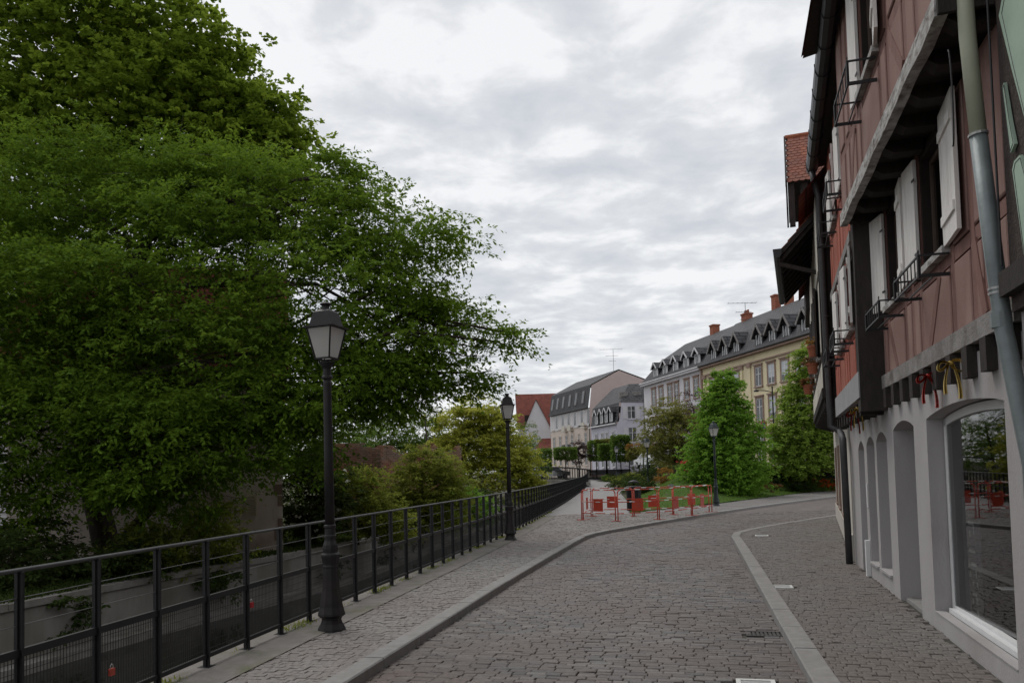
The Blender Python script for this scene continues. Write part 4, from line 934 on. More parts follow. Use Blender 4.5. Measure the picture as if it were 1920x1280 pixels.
for w_ in BW2:
    casement(FB, *w_, 0.0, HB)
    shutter(FB, w_[0] - .01, 5.58, 6.62, .36, 6, -1, HB); shutter(FB, w_[1] + .01, 5.58, 6.62, .36, 5, 1, HB)
    flower_rack(FB, w_[0] - .02, w_[1] + .02, 5.3, .02, HB)
MB().box(FB, s0 + .3, s1, -6, -.8, 2.5, 7.0).build('rear_body', 'red_plaster', HB)
mb = MB(); mb.quad(FB.p(9.2, .29, 7.12), FB.p(15.0, .29, 7.12), FB.p(15.0, -3.5, 11.0), FB.p(9.2, -3.5, 11.0), uv=[(0, 0), (5.8, 0), (5.8, 5.5), (0, 5.5)])
mb.quad(FB.p(9.2, -3.5, 11.0), FB.p(15.0, -3.5, 11.0), FB.p(15.0, -7, 7.3), FB.p(9.2, -7, 7.3), uv=[(0, 0), (5.8, 0), (5.8, 5), (0, 5)])
mb.build('roof', 'red_tiles', HB)
MB().quad(FB.p(9.2, .28, 7.10), FB.p(15.0, .28, 7.10), FB.p(15.0, -.3, 7.16), FB.p(9.2, -.3, 7.16)).build('eave_soffit', 'dark_timber', HB)
gt = MB(); GO = .13
for i in range(7):
    pass
prof = [(.02, 7.2), (.01, 7.08), (.05, 7.02), (.11, 7.0), (.17, 7.02), (.20, 7.08), (.21, 7.2)]
for sA, sB in ((8.6, 15.05),):
    for (o0, z0_), (o1, z1_) in zip(prof[:-1], prof[1:]):
        gt.quad(FB.p(sA, GO + o0, z0_), FB.p(sB, GO + o0, z0_), FB.p(sB, GO + o1, z1_), FB.p(sA, GO + o1, z1_))
    gt.quad(*[FB.p(sB, GO + o_, z_) for o_, z_ in prof])
g_ = gt.build('gutter', 'gutter_dark', HB)
for i in range(9): MB().tube([FB.p(8.9 + i * .75, GO + o_ + (.004 if o_ > .1 else -.004), z_ - .004) for o_, z_ in prof], .008, 5).build('gutter_strap', 'gutter_dark', g_)
pp = [FB.p(14.85, .24, 7.0), FB.p(14.85, .22, 6.8), FB.p(14.82, .16, 6.5), FB.p(14.80, .12, 2.75), FB.p(14.80, .12, 2.32), FB.p(14.72, -.02, 2.22)]
q1 = FA.p(13.42, .12, 2.05); q2 = FA.p(13.42, .10, 0.0)
downpipe(HB, 'drainpipe', pp + [((pp[-1][0] + q1[0]) / 2, (pp[-1][1] + q1[1]) / 2, 2.16), q1, (q1[0], q1[1], 1.9), q2], .055, 'pipe_dark')
for z in (5.6, 4.3, 3.2): MB().tube([FB.p(14.80, .12, z - .01), FB.p(14.80, .12, z + .01)], .064, 12).build('pipe_ring', 'pipe_dark', HB)

# ---------------- white half-timbered house with the pent roof and tiled gable
HC = thing('half_timbered_house', 'cream half-timbered house with a pent roof and red tiled gable, furthest on the right', 'house', FC.p(19, 0, 0))
GC = Fr((5.80, 13.5), (4.37, 11.3))
L_C = 12.0
OPS_C = [(1.2, 2.0, 0.55, 2.0, 0.0), (3.4, 4.3, 0.55, 2.0, 0.0), (6.2, 7.1, .55, 2.0, 0), (9, 9.9, .55, 2.0, 0)]
arcade(GC, 0, L_C, 2.84, [(a, b_, c, d_, .001) for a, b_, c, d_, e_ in OPS_C], .3).build('ground_floor_wall', 'beige_plaster', HC)
MB().box(GC, 0.0, L_C, .001, .035, -.1, .42).build('plinth', 'beige_plaster', HC)
for a, b_, c, d_, e_ in OPS_C:
    casement(GC, a + .005, b_ - .005, c + .01, d_ - .005, -.02, HC, 'frame_dark', 'sandstone')
    MB().box(GC, a - .10, a - .003, .001, .03, c - .05, d_ + .1).box(GC, b_ + .003, b_ + .10, .001, .03, c - .05, d_ + .1).build('window_surround', 'sandstone', HC)
c0, c1 = 15.05, 24.4
MB().box(FC, c0, c1, -.35, .03, 2.84, 3.02).build('jetty_beam', 'dark_timber', HC)
for i in range(16):
    s = c0 + .2 + i * .6; mb = MB(); P = [(-.5, 2.55), (-.02, 2.70), (.0, 2.838), (-.5, 2.838)]
    for ds in (-.07, .07): mb.v += [FC.p(s + ds, o_, z_) for o_, z_ in P]
    mb.f = [(0, 1, 2, 3), (7, 6, 5, 4)] + [(k, 4 + k, 4 + (k + 1) % 4, (k + 1) % 4) for k in range(4)]; mb.uv = [None] * 6
    mb.build('jetty_bracket', 'dark_timber', HC)
MB().box(FC, c0, c1, -.8, -.352, 2.845, 2.95).build('jetty_soffit', 'dark_timber', HC)
CW = [(15.9, 16.7, 3.7, 4.9), (18.4, 19.2, 3.7, 4.9), (21.5, 22.3, 3.7, 4.9)]
timber_wall(FC, c0, c1, 3.02, 6.6, 0.0, [15.15, 15.8, 16.8, 17.6, 18.3, 19.3, 20.3, 21.4, 22.4, 23.4, 24.3], [3.6, 5.1], CW, 'cream_white', 'dark_timber', HC, tw=.17)
for w_ in CW: casement(FC, *w_, 0.0, HC); shutter(FC, w_[0] - .01, 3.68, 4.95, .4, 8, -1, HC, 'dark_timber'); shutter(FC, w_[1] + .01, 3.68, 4.95, .4, 10, 1, HC, 'dark_timber')
MB().box(FC, c0, c1, -6, -.8, 2.9, 6.9).build('rear_body', 'beige_plaster', HC)
# pent roof
n0, n1 = 15.95, 20.6
pr_ = MB(); P = [(0.0, 6.55), (.66, 5.82), (.66, 5.74), (0.0, 6.42)]
for s in (n0, n1): pr_.v += [FC.p(s, o_, z_) for o_, z_ in P]
pr_.f = [(0, 1, 2, 3), (7, 6, 5, 4)] + [(k, 4 + k, 4 + (k + 1) % 4, (k + 1) % 4) for k in range(4)]; pr_.uv = [None] * 6
PR = pr_.build('pent_roof', 'dark_timber', HC)
for i in range(10):
    s = n0 + .1 + i * .49; MB().hexa([FC.p(s + ds, o_, z_) for ds in (-.04, .04) for o_, z_ in ((0, 6.33), (.64, 5.64), (.64, 5.735), (0, 6.415))]).build('rafter', 'dark_timber', PR)
gpr = MB(); pf = [(.63, 5.86), (.63, 5.76), (.67, 5.70), (.73, 5.69), (.78, 5.73), (.795, 5.86)]
for (o0, z0_), (o1, z1_) in zip(pf[:-1], pf[1:]): gpr.quad(FC.p(n0 - .1, o0, z0_), FC.p(n1 + .1, o0, z0_), FC.p(n1 + .1, o1, z1_), FC.p(n0 - .1, o1, z1_))
for s in (n0 - .1, n1 + .1): gpr.quad(*[FC.p(s, o_, z_) for o_, z_ in pf])
gpr.build('gutter', 'gutter_dark', PR)
MB().bar(FC.p(n0 + .05, .70, 5.60), FC.p(n0 + .05, .0, 5.35), .07).build('strut', 'dark_timber', PR)
for c_ in range(26):
    for r_ in range(4):
        a = n0 + c_ * .18; t0 = r_ / 4.; o0, z0_ = .66 - .66 * t0, 5.83 + .73 * t0
        MB().hexa([FC.p(a + .005, o0 + .02, z0_ + .0), FC.p(a + .172, o0 + .02, z0_), FC.p(a + .172, o0 - .20, z0_ + .21), FC.p(a + .005, o0 - .20, z0_ + .21), FC.p(a + .005, o0 + .02, z0_ + .02), FC.p(a + .172, o0 + .02, z0_ + .02), FC.p(a + .172, o0 - .20, z0_ + .225), FC.p(a + .005, o0 - .20, z0_ + .225)]).build('roof_tile', 'tile_one', PR)
# main roof behind and the gabled dormer with beaver-tail tiles
mb = MB(); mb.quad(FC.p(c0 - .2, .3, 6.5), FC.p(c1 + .2, .3, 6.5), FC.p(c1 + .2, -3.2, 10.3), FC.p(c0 - .2, -3.2, 10.3), uv=[(0, 0), (9.6, 0), (9.6, 5.2), (0, 5.2)])
mb.quad(FC.p(c0 - .2, -3.2, 10.3), FC.p(c1 + .2, -3.2, 10.3), FC.p(c1 + .2, -6.5, 6.8), FC.p(c0 - .2, -6.5, 6.8), uv=[(0, 0), (9.6, 0), (9.6, 5.2), (0, 5.2)])
mb.build('roof', 'red_tiles', HC)
d0, d1 = 22.9, 26.6; dm = (d0 + d1) / 2
DB = MB().box(FC, d0 + .15, d1 - .15, -4, .12, 6.0, 9.5).build('gable_body', 'dark_timber', HC)
for a, b_ in ((-.75, .02), (-1.7, -.9), (-2.7, -1.85)):
    f_ = FC; MB().hexa([f_.p(d0 + .12, a, 8.5), f_.p(d0 + .149, a, 8.5), f_.p(d0 + .149, b_, 8.5), f_.p(d0 + .12, b_, 8.5), f_.p(d0 + .12, a, 9.2), f_.p(d0 + .149, a, 9.2), f_.p(d0 + .149, b_, 9.2), f_.p(d0 + .12, b_, 9.2)]).build('plaster_panel', 'beige_plaster', DB)
rf = MB(); rf.quad(FC.p(d0 - .12, .47, 9.52), FC.p(d0 - .12, -5, 9.52), FC.p(dm, -5, 11.55), FC.p(dm, .47, 11.55)); rf.quad(FC.p(d1 + .12, .47, 9.52), FC.p(dm, .47, 11.55), FC.p(dm, -5, 11.55), FC.p(d1 + .12, -5, 9.52))
RF = rf.build('gable_roof', 'dark_timber', HC)
tb = MB(); pts_ = [(-.083, 0)] + [(-.083 + .166 * i / 6, -.06 * math.sin(math.pi * i / 6) - .0) for i in range(7)] + [(.083, 0)]
top_ = [(-.083, .24), (.083, .24)]
prof2 = [(-.083, .24)] + [(-.083 + .166 * i / 6, -.055 * math.sin(math.pi * i / 6)) for i in range(7)] + [(.083, .24)]
n_ = len(prof2); tb.v = [(x, y, 0) for x, y in prof2] + [(x, y, .016) for x, y in prof2]
tb.f = [tuple(range(n_))[::-1], tuple(range(n_, 2 * n_))] + [(i, (i + 1) % n_, n_ + (i + 1) % n_, n_ + i) for i in range(n_)]; tb.uv = [None] * len(tb.f)
tme = tb.mesh('roof_tile', 'tile_one')
run = dm - (d0 - .12); ln_ = math.hypot(run, 2.03)
for r_ in range(int(ln_ / .17)):
    for c_ in range(13):
        q = .42 - c_ * .172 - (r_ % 2) * .086; t_ = r_ * .17 / ln_
        o = bpy.data.objects.new('roof_tile', tme); COL.objects.link(o); o.parent = RF
        P0 = Vector(FC.p(d0 - .12 + run * t_, q, 9.52 + 2.03 * t_ + .012)); up = Vector(FC.p(d0 - .12 + run, q, 11.55)) - Vector(FC.p(d0 - .12, q, 9.52)); up.normalize()
        xa = Vector((-FC.n[0], -FC.n[1], 0)); za = xa.cross(up).normalized(); tilt = Matrix.Rotation(R(-4 + random.uniform(-1, 1)), 3, xa)
        M3 = tilt @ Matrix((xa, up, za)).transposed()
        M = M3.to_4x4(); M.translation = P0 - Vector(ORI[RF.name]); o.matrix_local = M
MB().tube([FC.p(dm, .50, 11.57), FC.p(dm, -5, 11.57)], .075, 8).build('ridge_tiles', 'terracotta', RF)
for sgn in (0, 1):
    sA = d0 - .16 if sgn == 0 else d1 + .16
    MB().hexa([FC.p(sA, .48, 9.38), FC.p(dm, .48, 11.42), FC.p(dm, .53, 11.42), FC.p(sA, .53, 9.38), FC.p(sA, .48, 9.58), FC.p(dm, .48, 11.62), FC.p(dm, .53, 11.62), FC.p(sA, .53, 9.58)]).build('bargeboard', 'dark_timber', RF)
MB().box(FC, d0 - .06, d0 + .10, .30, .45, 8.3, 9.5).build('hanging_post', 'dark_timber', RF)
MB().box(FC, d0 + .0, d0 + .15, -.05, .10, 6.6, 9.5).build('corner_post', 'dark_timber', DB)

# ribbons tied to the joists
def ribbon(label, fr, s, z, mat, o=.11, sc=1.15):
    """tied bow turned to the street: two drooping loops, a knot and two swallow tails"""
    P0 = fr.p(s, o, z); r_ = thing('ribbon_bow', label, 'ribbon', P0, 'ribbons tied to the joist ends'); f2 = Fr(P0[:2], (1.0, -.45))
    def band(path, w0, w1, name):
        mb = MB(); n = len(path)
        for i in range(n - 1):
            (a, b_, c), (d_, e_, g_) = path[i], path[i + 1]; wa, wb = [w0 + (w1 - w0) * k / (n - 1) for k in (i, i + 1)]
            mb.quad(f2.p(a * sc, (c - wa) * sc, z + b_ * sc), f2.p(d_ * sc, (g_ - wb) * sc, z + e_ * sc), f2.p(d_ * sc, (g_ + wb) * sc, z + e_ * sc), f2.p(a * sc, (c + wa) * sc, z + b_ * sc))
            nx, nz = -(e_ - b_), (d_ - a); L_ = math.hypot(nx, nz) + 1e-6; q = .5
            mb.quad(f2.p((a + nx / L_ * wa * q) * sc, (c - wa) * sc, z + (b_ + nz / L_ * wa * q) * sc), f2.p((d_ + nx / L_ * wb * q) * sc, (g_ - wb) * sc, z + (e_ + nz / L_ * wb * q) * sc), f2.p(d_ * sc, (g_ + wb) * sc, z + e_ * sc), f2.p(a * sc, (c + wa) * sc, z + b_ * sc))
        mb.build(name, mat, r_, smooth=True)
    for sg in (-1, 1):
        band([(sg * (.002 + .085 * math.sin(t_ / 2) ** 1.2), .035 * math.sin(t_) - .03 * math.sin(t_ / 2), .012 * sg) for t_ in np.linspace(0, 6.283, 15)], .028, .034, 'loop')
        band([(sg * (.012 + .022 * math.sin(t_ * 2.4) + .02 * t_), -.26 * t_ * (1 if sg > 0 else .86), .01 * sg) for t_ in np.linspace(0, 1, 8)], .018, .040, 'tail')
    MB().lathe([(.004, z - .02), (.02, z - .012), (.024, z), (.02, z + .012), (.004, z + .02)], 8, P0[:2]).build('knot', mat, r_, smooth=True)
ribbon('red ribbon bow below the pink house beam', FA, 7.50, 2.44, 'ribbon_red')
ribbon('yellow ribbon bow nearest the drainpipe', FA, 6.72, 2.46, 'ribbon_yellow')
ribbon('small red ribbon bow under the red house jetty', FB, 11.6, 2.36, 'ribbon_red', .0)
ribbon('small yellow ribbon bow under the red house jetty', FB, 11.1, 2.38, 'ribbon_yellow', .0)

# ================================================================== buildings of the background
def far_window(fr, parent, s, z0, w, h, surround='sandstone', o=0.0, frame='frame_white', shutters=None, tw=.14, lintel=True, mull=True):
    mb = MB()
    mb.box(fr, s - w / 2 - tw, s - w / 2, o + .002, o + .07, z0, z0 + h).box(fr, s + w / 2, s + w / 2 + tw, o + .002, o + .07, z0, z0 + h)
    mb.box(fr, s - w / 2 - tw, s + w / 2 + tw, o + .002, o + .07, z0 + h, z0 + h + tw * 1.2)
    if lintel: mb.box(fr, s - w / 2 - tw * 1.5, s + w / 2 + tw * 1.5, o + .002, o + .14, z0 + h + tw * 1.2 + .002, z0 + h + tw * 2)
    wd = mb.build('window', surround, parent)
    MB().box(fr, s - w / 2 - tw * 1.3, s + w / 2 + tw * 1.3, o + .002, o + .13, z0 - .12, z0 - .002).build('sill', surround, wd)
    fm = MB(); f_ = .06
    fm.box(fr, s - w / 2, s - w / 2 + f_, o + .004, o + .03, z0, z0 + h).box(fr, s + w / 2 - f_, s + w / 2, o + .004, o + .03, z0, z0 + h).box(fr, s - w / 2 + f_, s + w / 2 - f_, o + .004, o + .03, z0, z0 + f_).box(fr, s - w / 2 + f_, s + w / 2 - f_, o + .004, o + .03, z0 + h - f_, z0 + h)
    if mull: fm.box(fr, s - .045, s + .045, o + .004, o + .033, z0 + f_, z0 + h - f_)
    if mull: fm.box(fr, s - w / 2 + f_, s - .045, o + .004, o + .028, z0 + h * .62, z0 + h * .62 + .05).box(fr, s + .045, s + w / 2 - f_, o + .004, o + .028, z0 + h * .62, z0 + h * .62 + .05)
    fm.build('frame', frame, wd)
    MB().box(fr, s - w / 2, s + w / 2, o + .001, o + .012, z0, z0 + h).build('pane', 'pane_dark', wd)
    if shutters:
        for sg in (-1, 1):
            a = s + sg * (w / 2 + tw + .01); b_ = a + sg * w * .5
            MB().box(fr, min(a, b_), max(a, b_), o + .02, o + .06, z0, z0 + h).build('shutter', shutters, wd)
    return wd
m_, t_, b__ = new_mat('pane_dark'); b__.inputs['Base Color'].default_value = (0.035, 0.04, 0.045, 1); b__.inputs['Roughness'].default_value = 0.06; b__.inputs['Specular IOR Level'].default_value = 0.7
m_, t_, b__ = new_mat('pane_curtain'); b__.inputs['Base Color'].default_value = (0.42, 0.44, 0.47, 1); b__.inputs['Roughness'].default_value = 0.15
def dormer(fr, parent, s, z0, w, h, o, depth, roofm='slate_coarse', wallm='far_white', gable=.55, ov=.16):
    mb = MB(); mb.box(fr, s - w / 2, s + w / 2, o - depth, o, z0, z0 + h)
    n = len(mb.v); mb.v += [fr.p(s - w / 2, o, z0 + h), fr.p(s + w / 2, o, z0 + h), fr.p(s, o, z0 + h + gable), fr.p(s - w / 2, o - depth, z0 + h), fr.p(s + w / 2, o - depth, z0 + h), fr.p(s, o - depth, z0 + h + gable)]
    mb.f += [(n, n + 1, n + 2)]; mb.uv.append(None)
    D = mb.build('dormer', 'slate', parent)
    MB().box(fr, s - w / 2 - .02, s + w / 2 + .02, o + .001, o + .04, z0, z0 + h).build('dormer_front', wallm, D)
    rf_ = MB(); lf_ = math.hypot(w / 2 + ov, gable)
    for sg in (-1, 1):
        a = s + sg * (w / 2 + ov); zl = z0 + h - ov * gable / (w / 2)
        for dz in (0.0, .05):
            rf_.quad(fr.p(a, o + .3, zl + dz), fr.p(a, o - depth - .6, zl + dz), fr.p(s, o - depth - .6, z0 + h + gable + dz), fr.p(s, o + .3, z0 + h + gable + dz), uv=[(0, 0), (depth, 0), (depth, lf_), (0, lf_)])
    rf_.build('dormer_roof', roofm, D)
    bb = MB()
    for sg in (-1, 1):
        a = s + sg * (w / 2 + ov); zl = z0 + h - ov * gable / (w / 2)
        bb.bar(fr.p(a, o + .32, zl), fr.p(s, o + .32, z0 + h + gable), .05, .16)
    bb.build('bargeboard', 'far_white' if wallm != 'slate' else 'grey_beam', D)
    ww = w * .56
    pn = MB().box(fr, s - ww / 2, s + ww / 2, o + .041, o + .05, z0 + .12, z0 + h - .08).build('pane', 'pane_dark', D)
    MB().box(fr, s - .03, s + .03, o + .0505, o + .065, z0 + .12, z0 + h - .08).build('mullion', 'frame_white', D)
    MB().box(fr, s - ww / 2 - .09, s - ww / 2 - .001, o + .041, o + .075, z0 + .04, z0 + h - .02).box(fr, s + ww / 2 + .001, s + ww / 2 + .09, o + .041, o + .075, z0 + .04, z0 + h - .02).build('frame', 'frame_white', D)
    return D
def chimney(parent, fr, s, o, z0, z1, w=.75, d=.55, pots=0):
    w *= .85; z1 -= .15
    c_ = MB().box(fr, s - w / 2, s + w / 2, o - d / 2, o + d / 2, z0, z1).box(fr, s - w / 2 - .06, s + w / 2 + .06, o - d / 2 - .06, o + d / 2 + .06, z1 + .001, z1 + .14).build('chimney', 'chimney_brick', parent)
    for k in range(pots):
        P = fr.p(s - w / 2 + (k + .5) * w / pots, o, 0); MB().lathe([(.10, z1 + .141), (.085, z1 + .42), (.10, z1 + .45)], 8, P[:2]).build('chimney_pot', 'terracotta', c_)
# --- white and yellow houses of the row
def row_house(label, s0, s1, wall, z_eave=10.75, deep=10.0):
    H = thing('row_house', label, 'house', ROW.p((s0 + s1) / 2, 0, 1.6))
    MB().box(ROW, s0, s1, -deep, 0, 1.2, z_eave).build('wall', wall, H)
    return H
HW = row_house('tall white house with brown window surrounds in the row beyond the garden', 12.36, 26.9, 'row_white')
for s in (24.0, 22.05, 19.78, 18.15, 15.75, 13.7):
    for z, h in ((8.25, 1.85), (4.95, 2.0), (2.1, 2.0)): far_window(ROW, HW, s, z, .95, h, 'sandstone')
def long_roof(H, s0, s1, hip0, hip1, z0=10.95, z1=13.3, z2=15.0, mat='slate'):
    mb = MB(); a0 = .35; a1 = -1.4; a2 = -3.6
    h0, h1 = (3.6 if hip0 else 0), (3.6 if hip1 else 0); m0, m1 = (1.6 if hip0 else 0), (1.6 if hip1 else 0)
    q = lambda s, o, z: ROW.p(s, o, z)
    mb.quad(q(s0, a0, z0), q(s1, a0, z0), q(s1 - m1, a1, z1), q(s0 + m0, a1, z1), uv=[(s0, 0), (s1, 0), (s1 - m1, 2.6), (s0 + m0, 2.6)])
    mb.quad(q(s0 + m0, a1, z1), q(s1 - m1, a1, z1), q(s1 - h1, a2, z2), q(s0 + h0, a2, z2), uv=[(s0 + m0, 2.6), (s1 - m1, 2.6), (s1 - h1, 6.4), (s0 + h0, 6.4)])
    mb.quad(q(s0, -10.35, z0), q(s1, -10.35, z0), q(s1 - h1, a2, z2), q(s0 + h0, a2, z2), uv=[(0, 0), (9, 0), (9, 6), (0, 6)])
    mb.quad(q(s1, a0, z0), q(s1, -10.35, z0), q(s1 - h1, a2, z2), q(s1 - m1, a1, z1), uv=[(0, 0), (10, 0), (5, 6), (1, 2.6)])
    mb.quad(q(s0, a0, z0), q(s0 + m0, a1, z1), q(s0 + h0, a2, z2), q(s0, -10.35, z0), uv=[(0, 0), (1, 2.6), (5, 6), (10, 0)])
    return mb.build('roof', mat, H)
rw = long_roof(HW, 12.36, 27.15, False, True)
MB().box(ROW, 12.362, 26.95, .002, .38, 10.72, 10.94).build('cornice', 'row_white', HW)
MB().tube([ROW.p(12.4, .42, 10.98), ROW.p(27.1, .42, 10.98)], .08, 8).build('gutter', 'far_white', HW)
for s in (23.5, 21.0, 18.4, 15.9, 13.45): dormer(ROW, HW, s, 11.05, 1.15, 1.35, -.1, 1.6, wallm='far_white')
chimney(HW, ROW, 17.0, -3.8, 14.3, 15.9, .9, .7); chimney(HW, ROW, 26.2, -6.5, 11.5, 14.0, .9, .8)
MB().box(ROW, 26.91, 27.0, -.1, .04, 1.6, 10.7).build('drainpipe', 'pipe_dark', HW)
HY = row_house('yellow house with stone pilasters and roof dormers in the row beyond the garden', -13.0, 12.34, 'yellow_wall')
for s in (10.4, 8.1, 6.0, 2.35, .4, -1.5, -3.5, -5.5, -9.0, -11.2):
    for z, h in ((8.05, 1.55), (5.25, 1.8), (2.0, 2.1)):
        w_ = far_window(ROW, HY, s, z, .95, h, 'sandstone')
        if (int(s * 7) + int(z)) % 3: MB().box(ROW, s - .4, s + .4, .0125, .02, z + .5, z + h).build('blind', 'pane_curtain', w_)
for s in (11.9, 5.05, 3.75, -6.6, -7.8): MB().box(ROW, s - .2, s + .2, .002, .10, 4.6, 9.75).build('pilaster', 'yellow_wall', HY); MB().box(ROW, s - .3, s + .3, .002, .17, 9.752, 10.03).build('capital', 'sandstone', HY)
MB().box(ROW, -13, 12.3, .003, .13, 10.035, 10.16).build('frieze', 'sandstone', HY); MB().box(ROW, -13, 12.3, .003, .12, 4.45, 4.6).build('string_course', 'sandstone', HY)
MB().box(ROW, -13, 12.33, .002, .4, 10.74, 10.94).build('cornice', 'sandstone', HY)
MB().tube([ROW.p(-13, .44, 10.98), ROW.p(12.3, .44, 10.98)], .09, 8).build('gutter', 'gutter_dark', HY)
MB().box(ROW, 12.32, 12.6, .002, .15, 1.6, 10.7).build('quoin_strip', 'sandstone', HY)
long_roof(HY, -13.2, 12.34, False, False, z1=13.4, z2=15.1)
for s in (9.98, 7.86, 5.78, 2.12, .11, -1.85, -4.36, -6.9, -9.2): dormer(ROW, HY, s, 11.05, 1.2, 1.2, -.05, 1.9, wallm='slate', gable=.8, ov=.22)
chimney(HY, ROW, 10.6, -3.8, 14.4, 15.75, 1.0, .7, 3); chimney(HY, ROW, 5.6, -3.8, 14.4, 16.35); chimney(HY, ROW, 3.6, -3.8, 14.4, 16.45); chimney(HY, ROW, -2.2, -3.8, 14.4, 16.9)
for s, z in ((10.2, 14.9), (-1.2, 14.9)):
    pass
def antenna(label, P, h, boom, n=7):
    r_ = thing('roof_antenna', label, 'antenna', P, 'television antennas on the roofs')
    x, y, z = P
    MB().tube([(x, y, z), (x, y, z + h)], .025, 6).build('mast', 'wire', r_)
    for k, (zz_, L) in enumerate(((z + h - .05, boom), (z + h * .72, boom * .55), (z + h * .5, boom * .3))):
        MB().bar((x - L * .6, y, zz_), (x + L * .4, y, zz_), .03).build('boom', 'wire', r_)
        for i in range(n - 2 * k): xx = x - L * .6 + L * i / (n - 1); MB().bar((xx, y - .25, zz_ + .02), (xx, y + .25, zz_ + .02), .018).build('element', 'wire', r_)
antenna('television antenna on the yellow house beside its clustered chimney', ROW.p(10.3, -3.5, 13.5), 3.2, 2.6)
antenna('thin television antenna above the right-hand chimneys of the yellow house', ROW.p(.2, -5, 14.6), 2.4, .9)

# --- lilac house with curved mansard
HL = thing('mansard_house', 'pale lilac house with curved slate mansard and white shutters', 'house', (13, 95, 1.4))
FL1 = Fr((16.6, 92.0), (-1, 0.0)); FL2 = Fr((12.35, 92.0), (-0.245, 0.97))      # gable side facing us, side to the canal
FL1 = Fr((12.35, 92.0), (1, 0)); FL1.n = (0, -1)
MB().hexa([(12.35, 92, 1), (16.8, 92, 1), (16.8, 101, 1), (10.2, 100.7, 1), (12.35, 92, 7.0), (16.8, 92, 7.0), (16.8, 101, 7.0), (10.2, 100.7, 7.0)]).build('wall', 'lilac_wall', HL)
gm = MB(); curve = [(0, 6.95), (.25, 7.2), (.42, 7.7), (.52, 8.4), (.6, 9.45)]
gm.v = [(12.35 + a, 91.998, z) for a, z in curve] + [(16.8, 91.998, 9.45), (16.8, 91.998, 6.95)]; gm.f = [tuple(range(7))]; gm.uv = [None]
gm.v += [(x, 92.3, z) for x, y, z in gm.v[:7]]; gm.f += [tuple(range(7, 14))[::-1]]; gm.uv.append(None)
gm.build('gable_wall', 'lilac_wall', HL)
def FL2p(s, o, z): return FL2.p(s, o, z)
mm = MB(); prev = None
for (a, z), (a2, z2) in zip(curve[:-1], curve[1:]):
    mm.quad(FL2.p(-.1, .25 - a * 1.0, z), FL2.p(9.0, .25 - a, z), FL2.p(9.0, .25 - a2, z2), FL2.p(-.1, .25 - a2, z2), uv=[(0, z), (9, z), (9, z2), (0, z2)])
mm.quad(FL2.p(-.1, -.35, 9.45), FL2.p(9.0, -.35, 9.45), FL2.p(7.5, -2.6, 11.9), FL2.p(2.2, -2.6, 11.9), uv=[(0, 0), (9, 0), (7.5, 3.2), (2.2, 3.2)])
P0 = FL2.p(-.1, -.35, 9.45); P1 = FL2.p(2.2, -2.6, 11.9)
mm.quad(P0, (17.0, 91.8, 9.45), (17.0, 94.5, 11.9), P1, uv=[(0, 0), (4.2, 0), (4.2, 3.4), (2.2, 3.4)])
mm.quad(P1, (17.0, 94.5, 11.9), (17.0, 99, 9.5), FL2.p(7.5, -2.6, 11.9), uv=[(0, 0), (4, 0), (4, 3), (0, 3)])
mm.build('roof', 'slate_coarse', HL)
MB().tube([FL2.p(-.15, .3, 6.98), FL2.p(9.0, .3, 6.98)], .09, 8).build('gutter', 'far_white', HL)
for s in (1.4, 3.0, 4.6, 6.4): dormer(FL2, HL, s, 7.3, .95, 1.25, .12, .8, roofm='slate', wallm='far_white', gable=.5)
for s, z in ((1.75, 7.5), (1.8, 4.75), (1.8, 2.0)):
    far_window(FL1, HL, s, z, .95, 1.5 if z > 7 else 1.75, 'lilac_wall', shutters='far_white', tw=.05, lintel=False)
for s in (1.2, 3.2, 4.8, 7.0): far_window(FL2, HL, s, 4.4, .8, 1.7, 'far_white', tw=.08, lintel=False); far_window(FL2, HL, s, 1.9, .8, 1.7, 'far_white', tw=.08, lintel=False)
for x in (13.4, 15.0): MB().box(FL1, x - 12.35 - .5, x - 12.35 + .5, -1.6, -.9, 10.0, 10.75).build('skylight_box', 'grey_beam', HL)
# --- rose house with long gable
HP = thing('rose_apartment_house', 'rose apartment house with dark mansard storey and tall blank gable', 'house', (12, 110, 1.4))
FP1 = Fr((10.4, 104.0), (-0.29, 0.957)); FP0 = Fr((10.4, 104.0), (1, 0)); FP0.n = (0, -1)
a_ = FP1.p(15.5, 0, 0)
MB().hexa([(10.4, 104, 0), (20.5, 104, 0), (20.5 + a_[0] - 10.4, a_[1], 0), (a_[0], a_[1], 0), (10.4, 104, 9.9), (20.5, 104, 9.9), (20.5 + a_[0] - 10.4, a_[1], 9.9), (a_[0], a_[1], 9.9)]).build('wall', 'pale_rose', HP)
gw = [(10.4, 9.9), (10.75, 12.85), (14.43, 14.75), (20.5, 12.3), (20.5, 0.5), (10.4, .5)]
mb = MB(); mb.v = [(x, 103.9, z) for x, z in gw] + [(x, 103.99, z) for x, z in gw]; mb.f = [tuple(range(6))] + [(i, (i + 1) % 6, 6 + (i + 1) % 6, 6 + i) for i in range(6)]; mb.uv = [None] * 7
mb.build('gable_wall', 'rose_wall', HP)
mb = MB(); Q = lambda x, z, e=0: (x, 103.85, z); sh = lambda p: (p[0] + a_[0] - 10.4, p[1] + a_[1] - 104.2, p[2])
for (xa, za), (xb, zb), L in (((10.2, 9.85), (10.65, 12.95), 3.1), ((10.65, 12.95), (14.43, 14.9), 4.2), ((14.43, 14.9), (20.7, 12.4), 6.7)):
    p, q = Q(xa, za), Q(xb, zb); mb.quad(p, q, sh(q), sh(p), uv=[(0, 0), (0, L), (15, L), (15, 0)])
mb.build('roof', 'slate', HP)
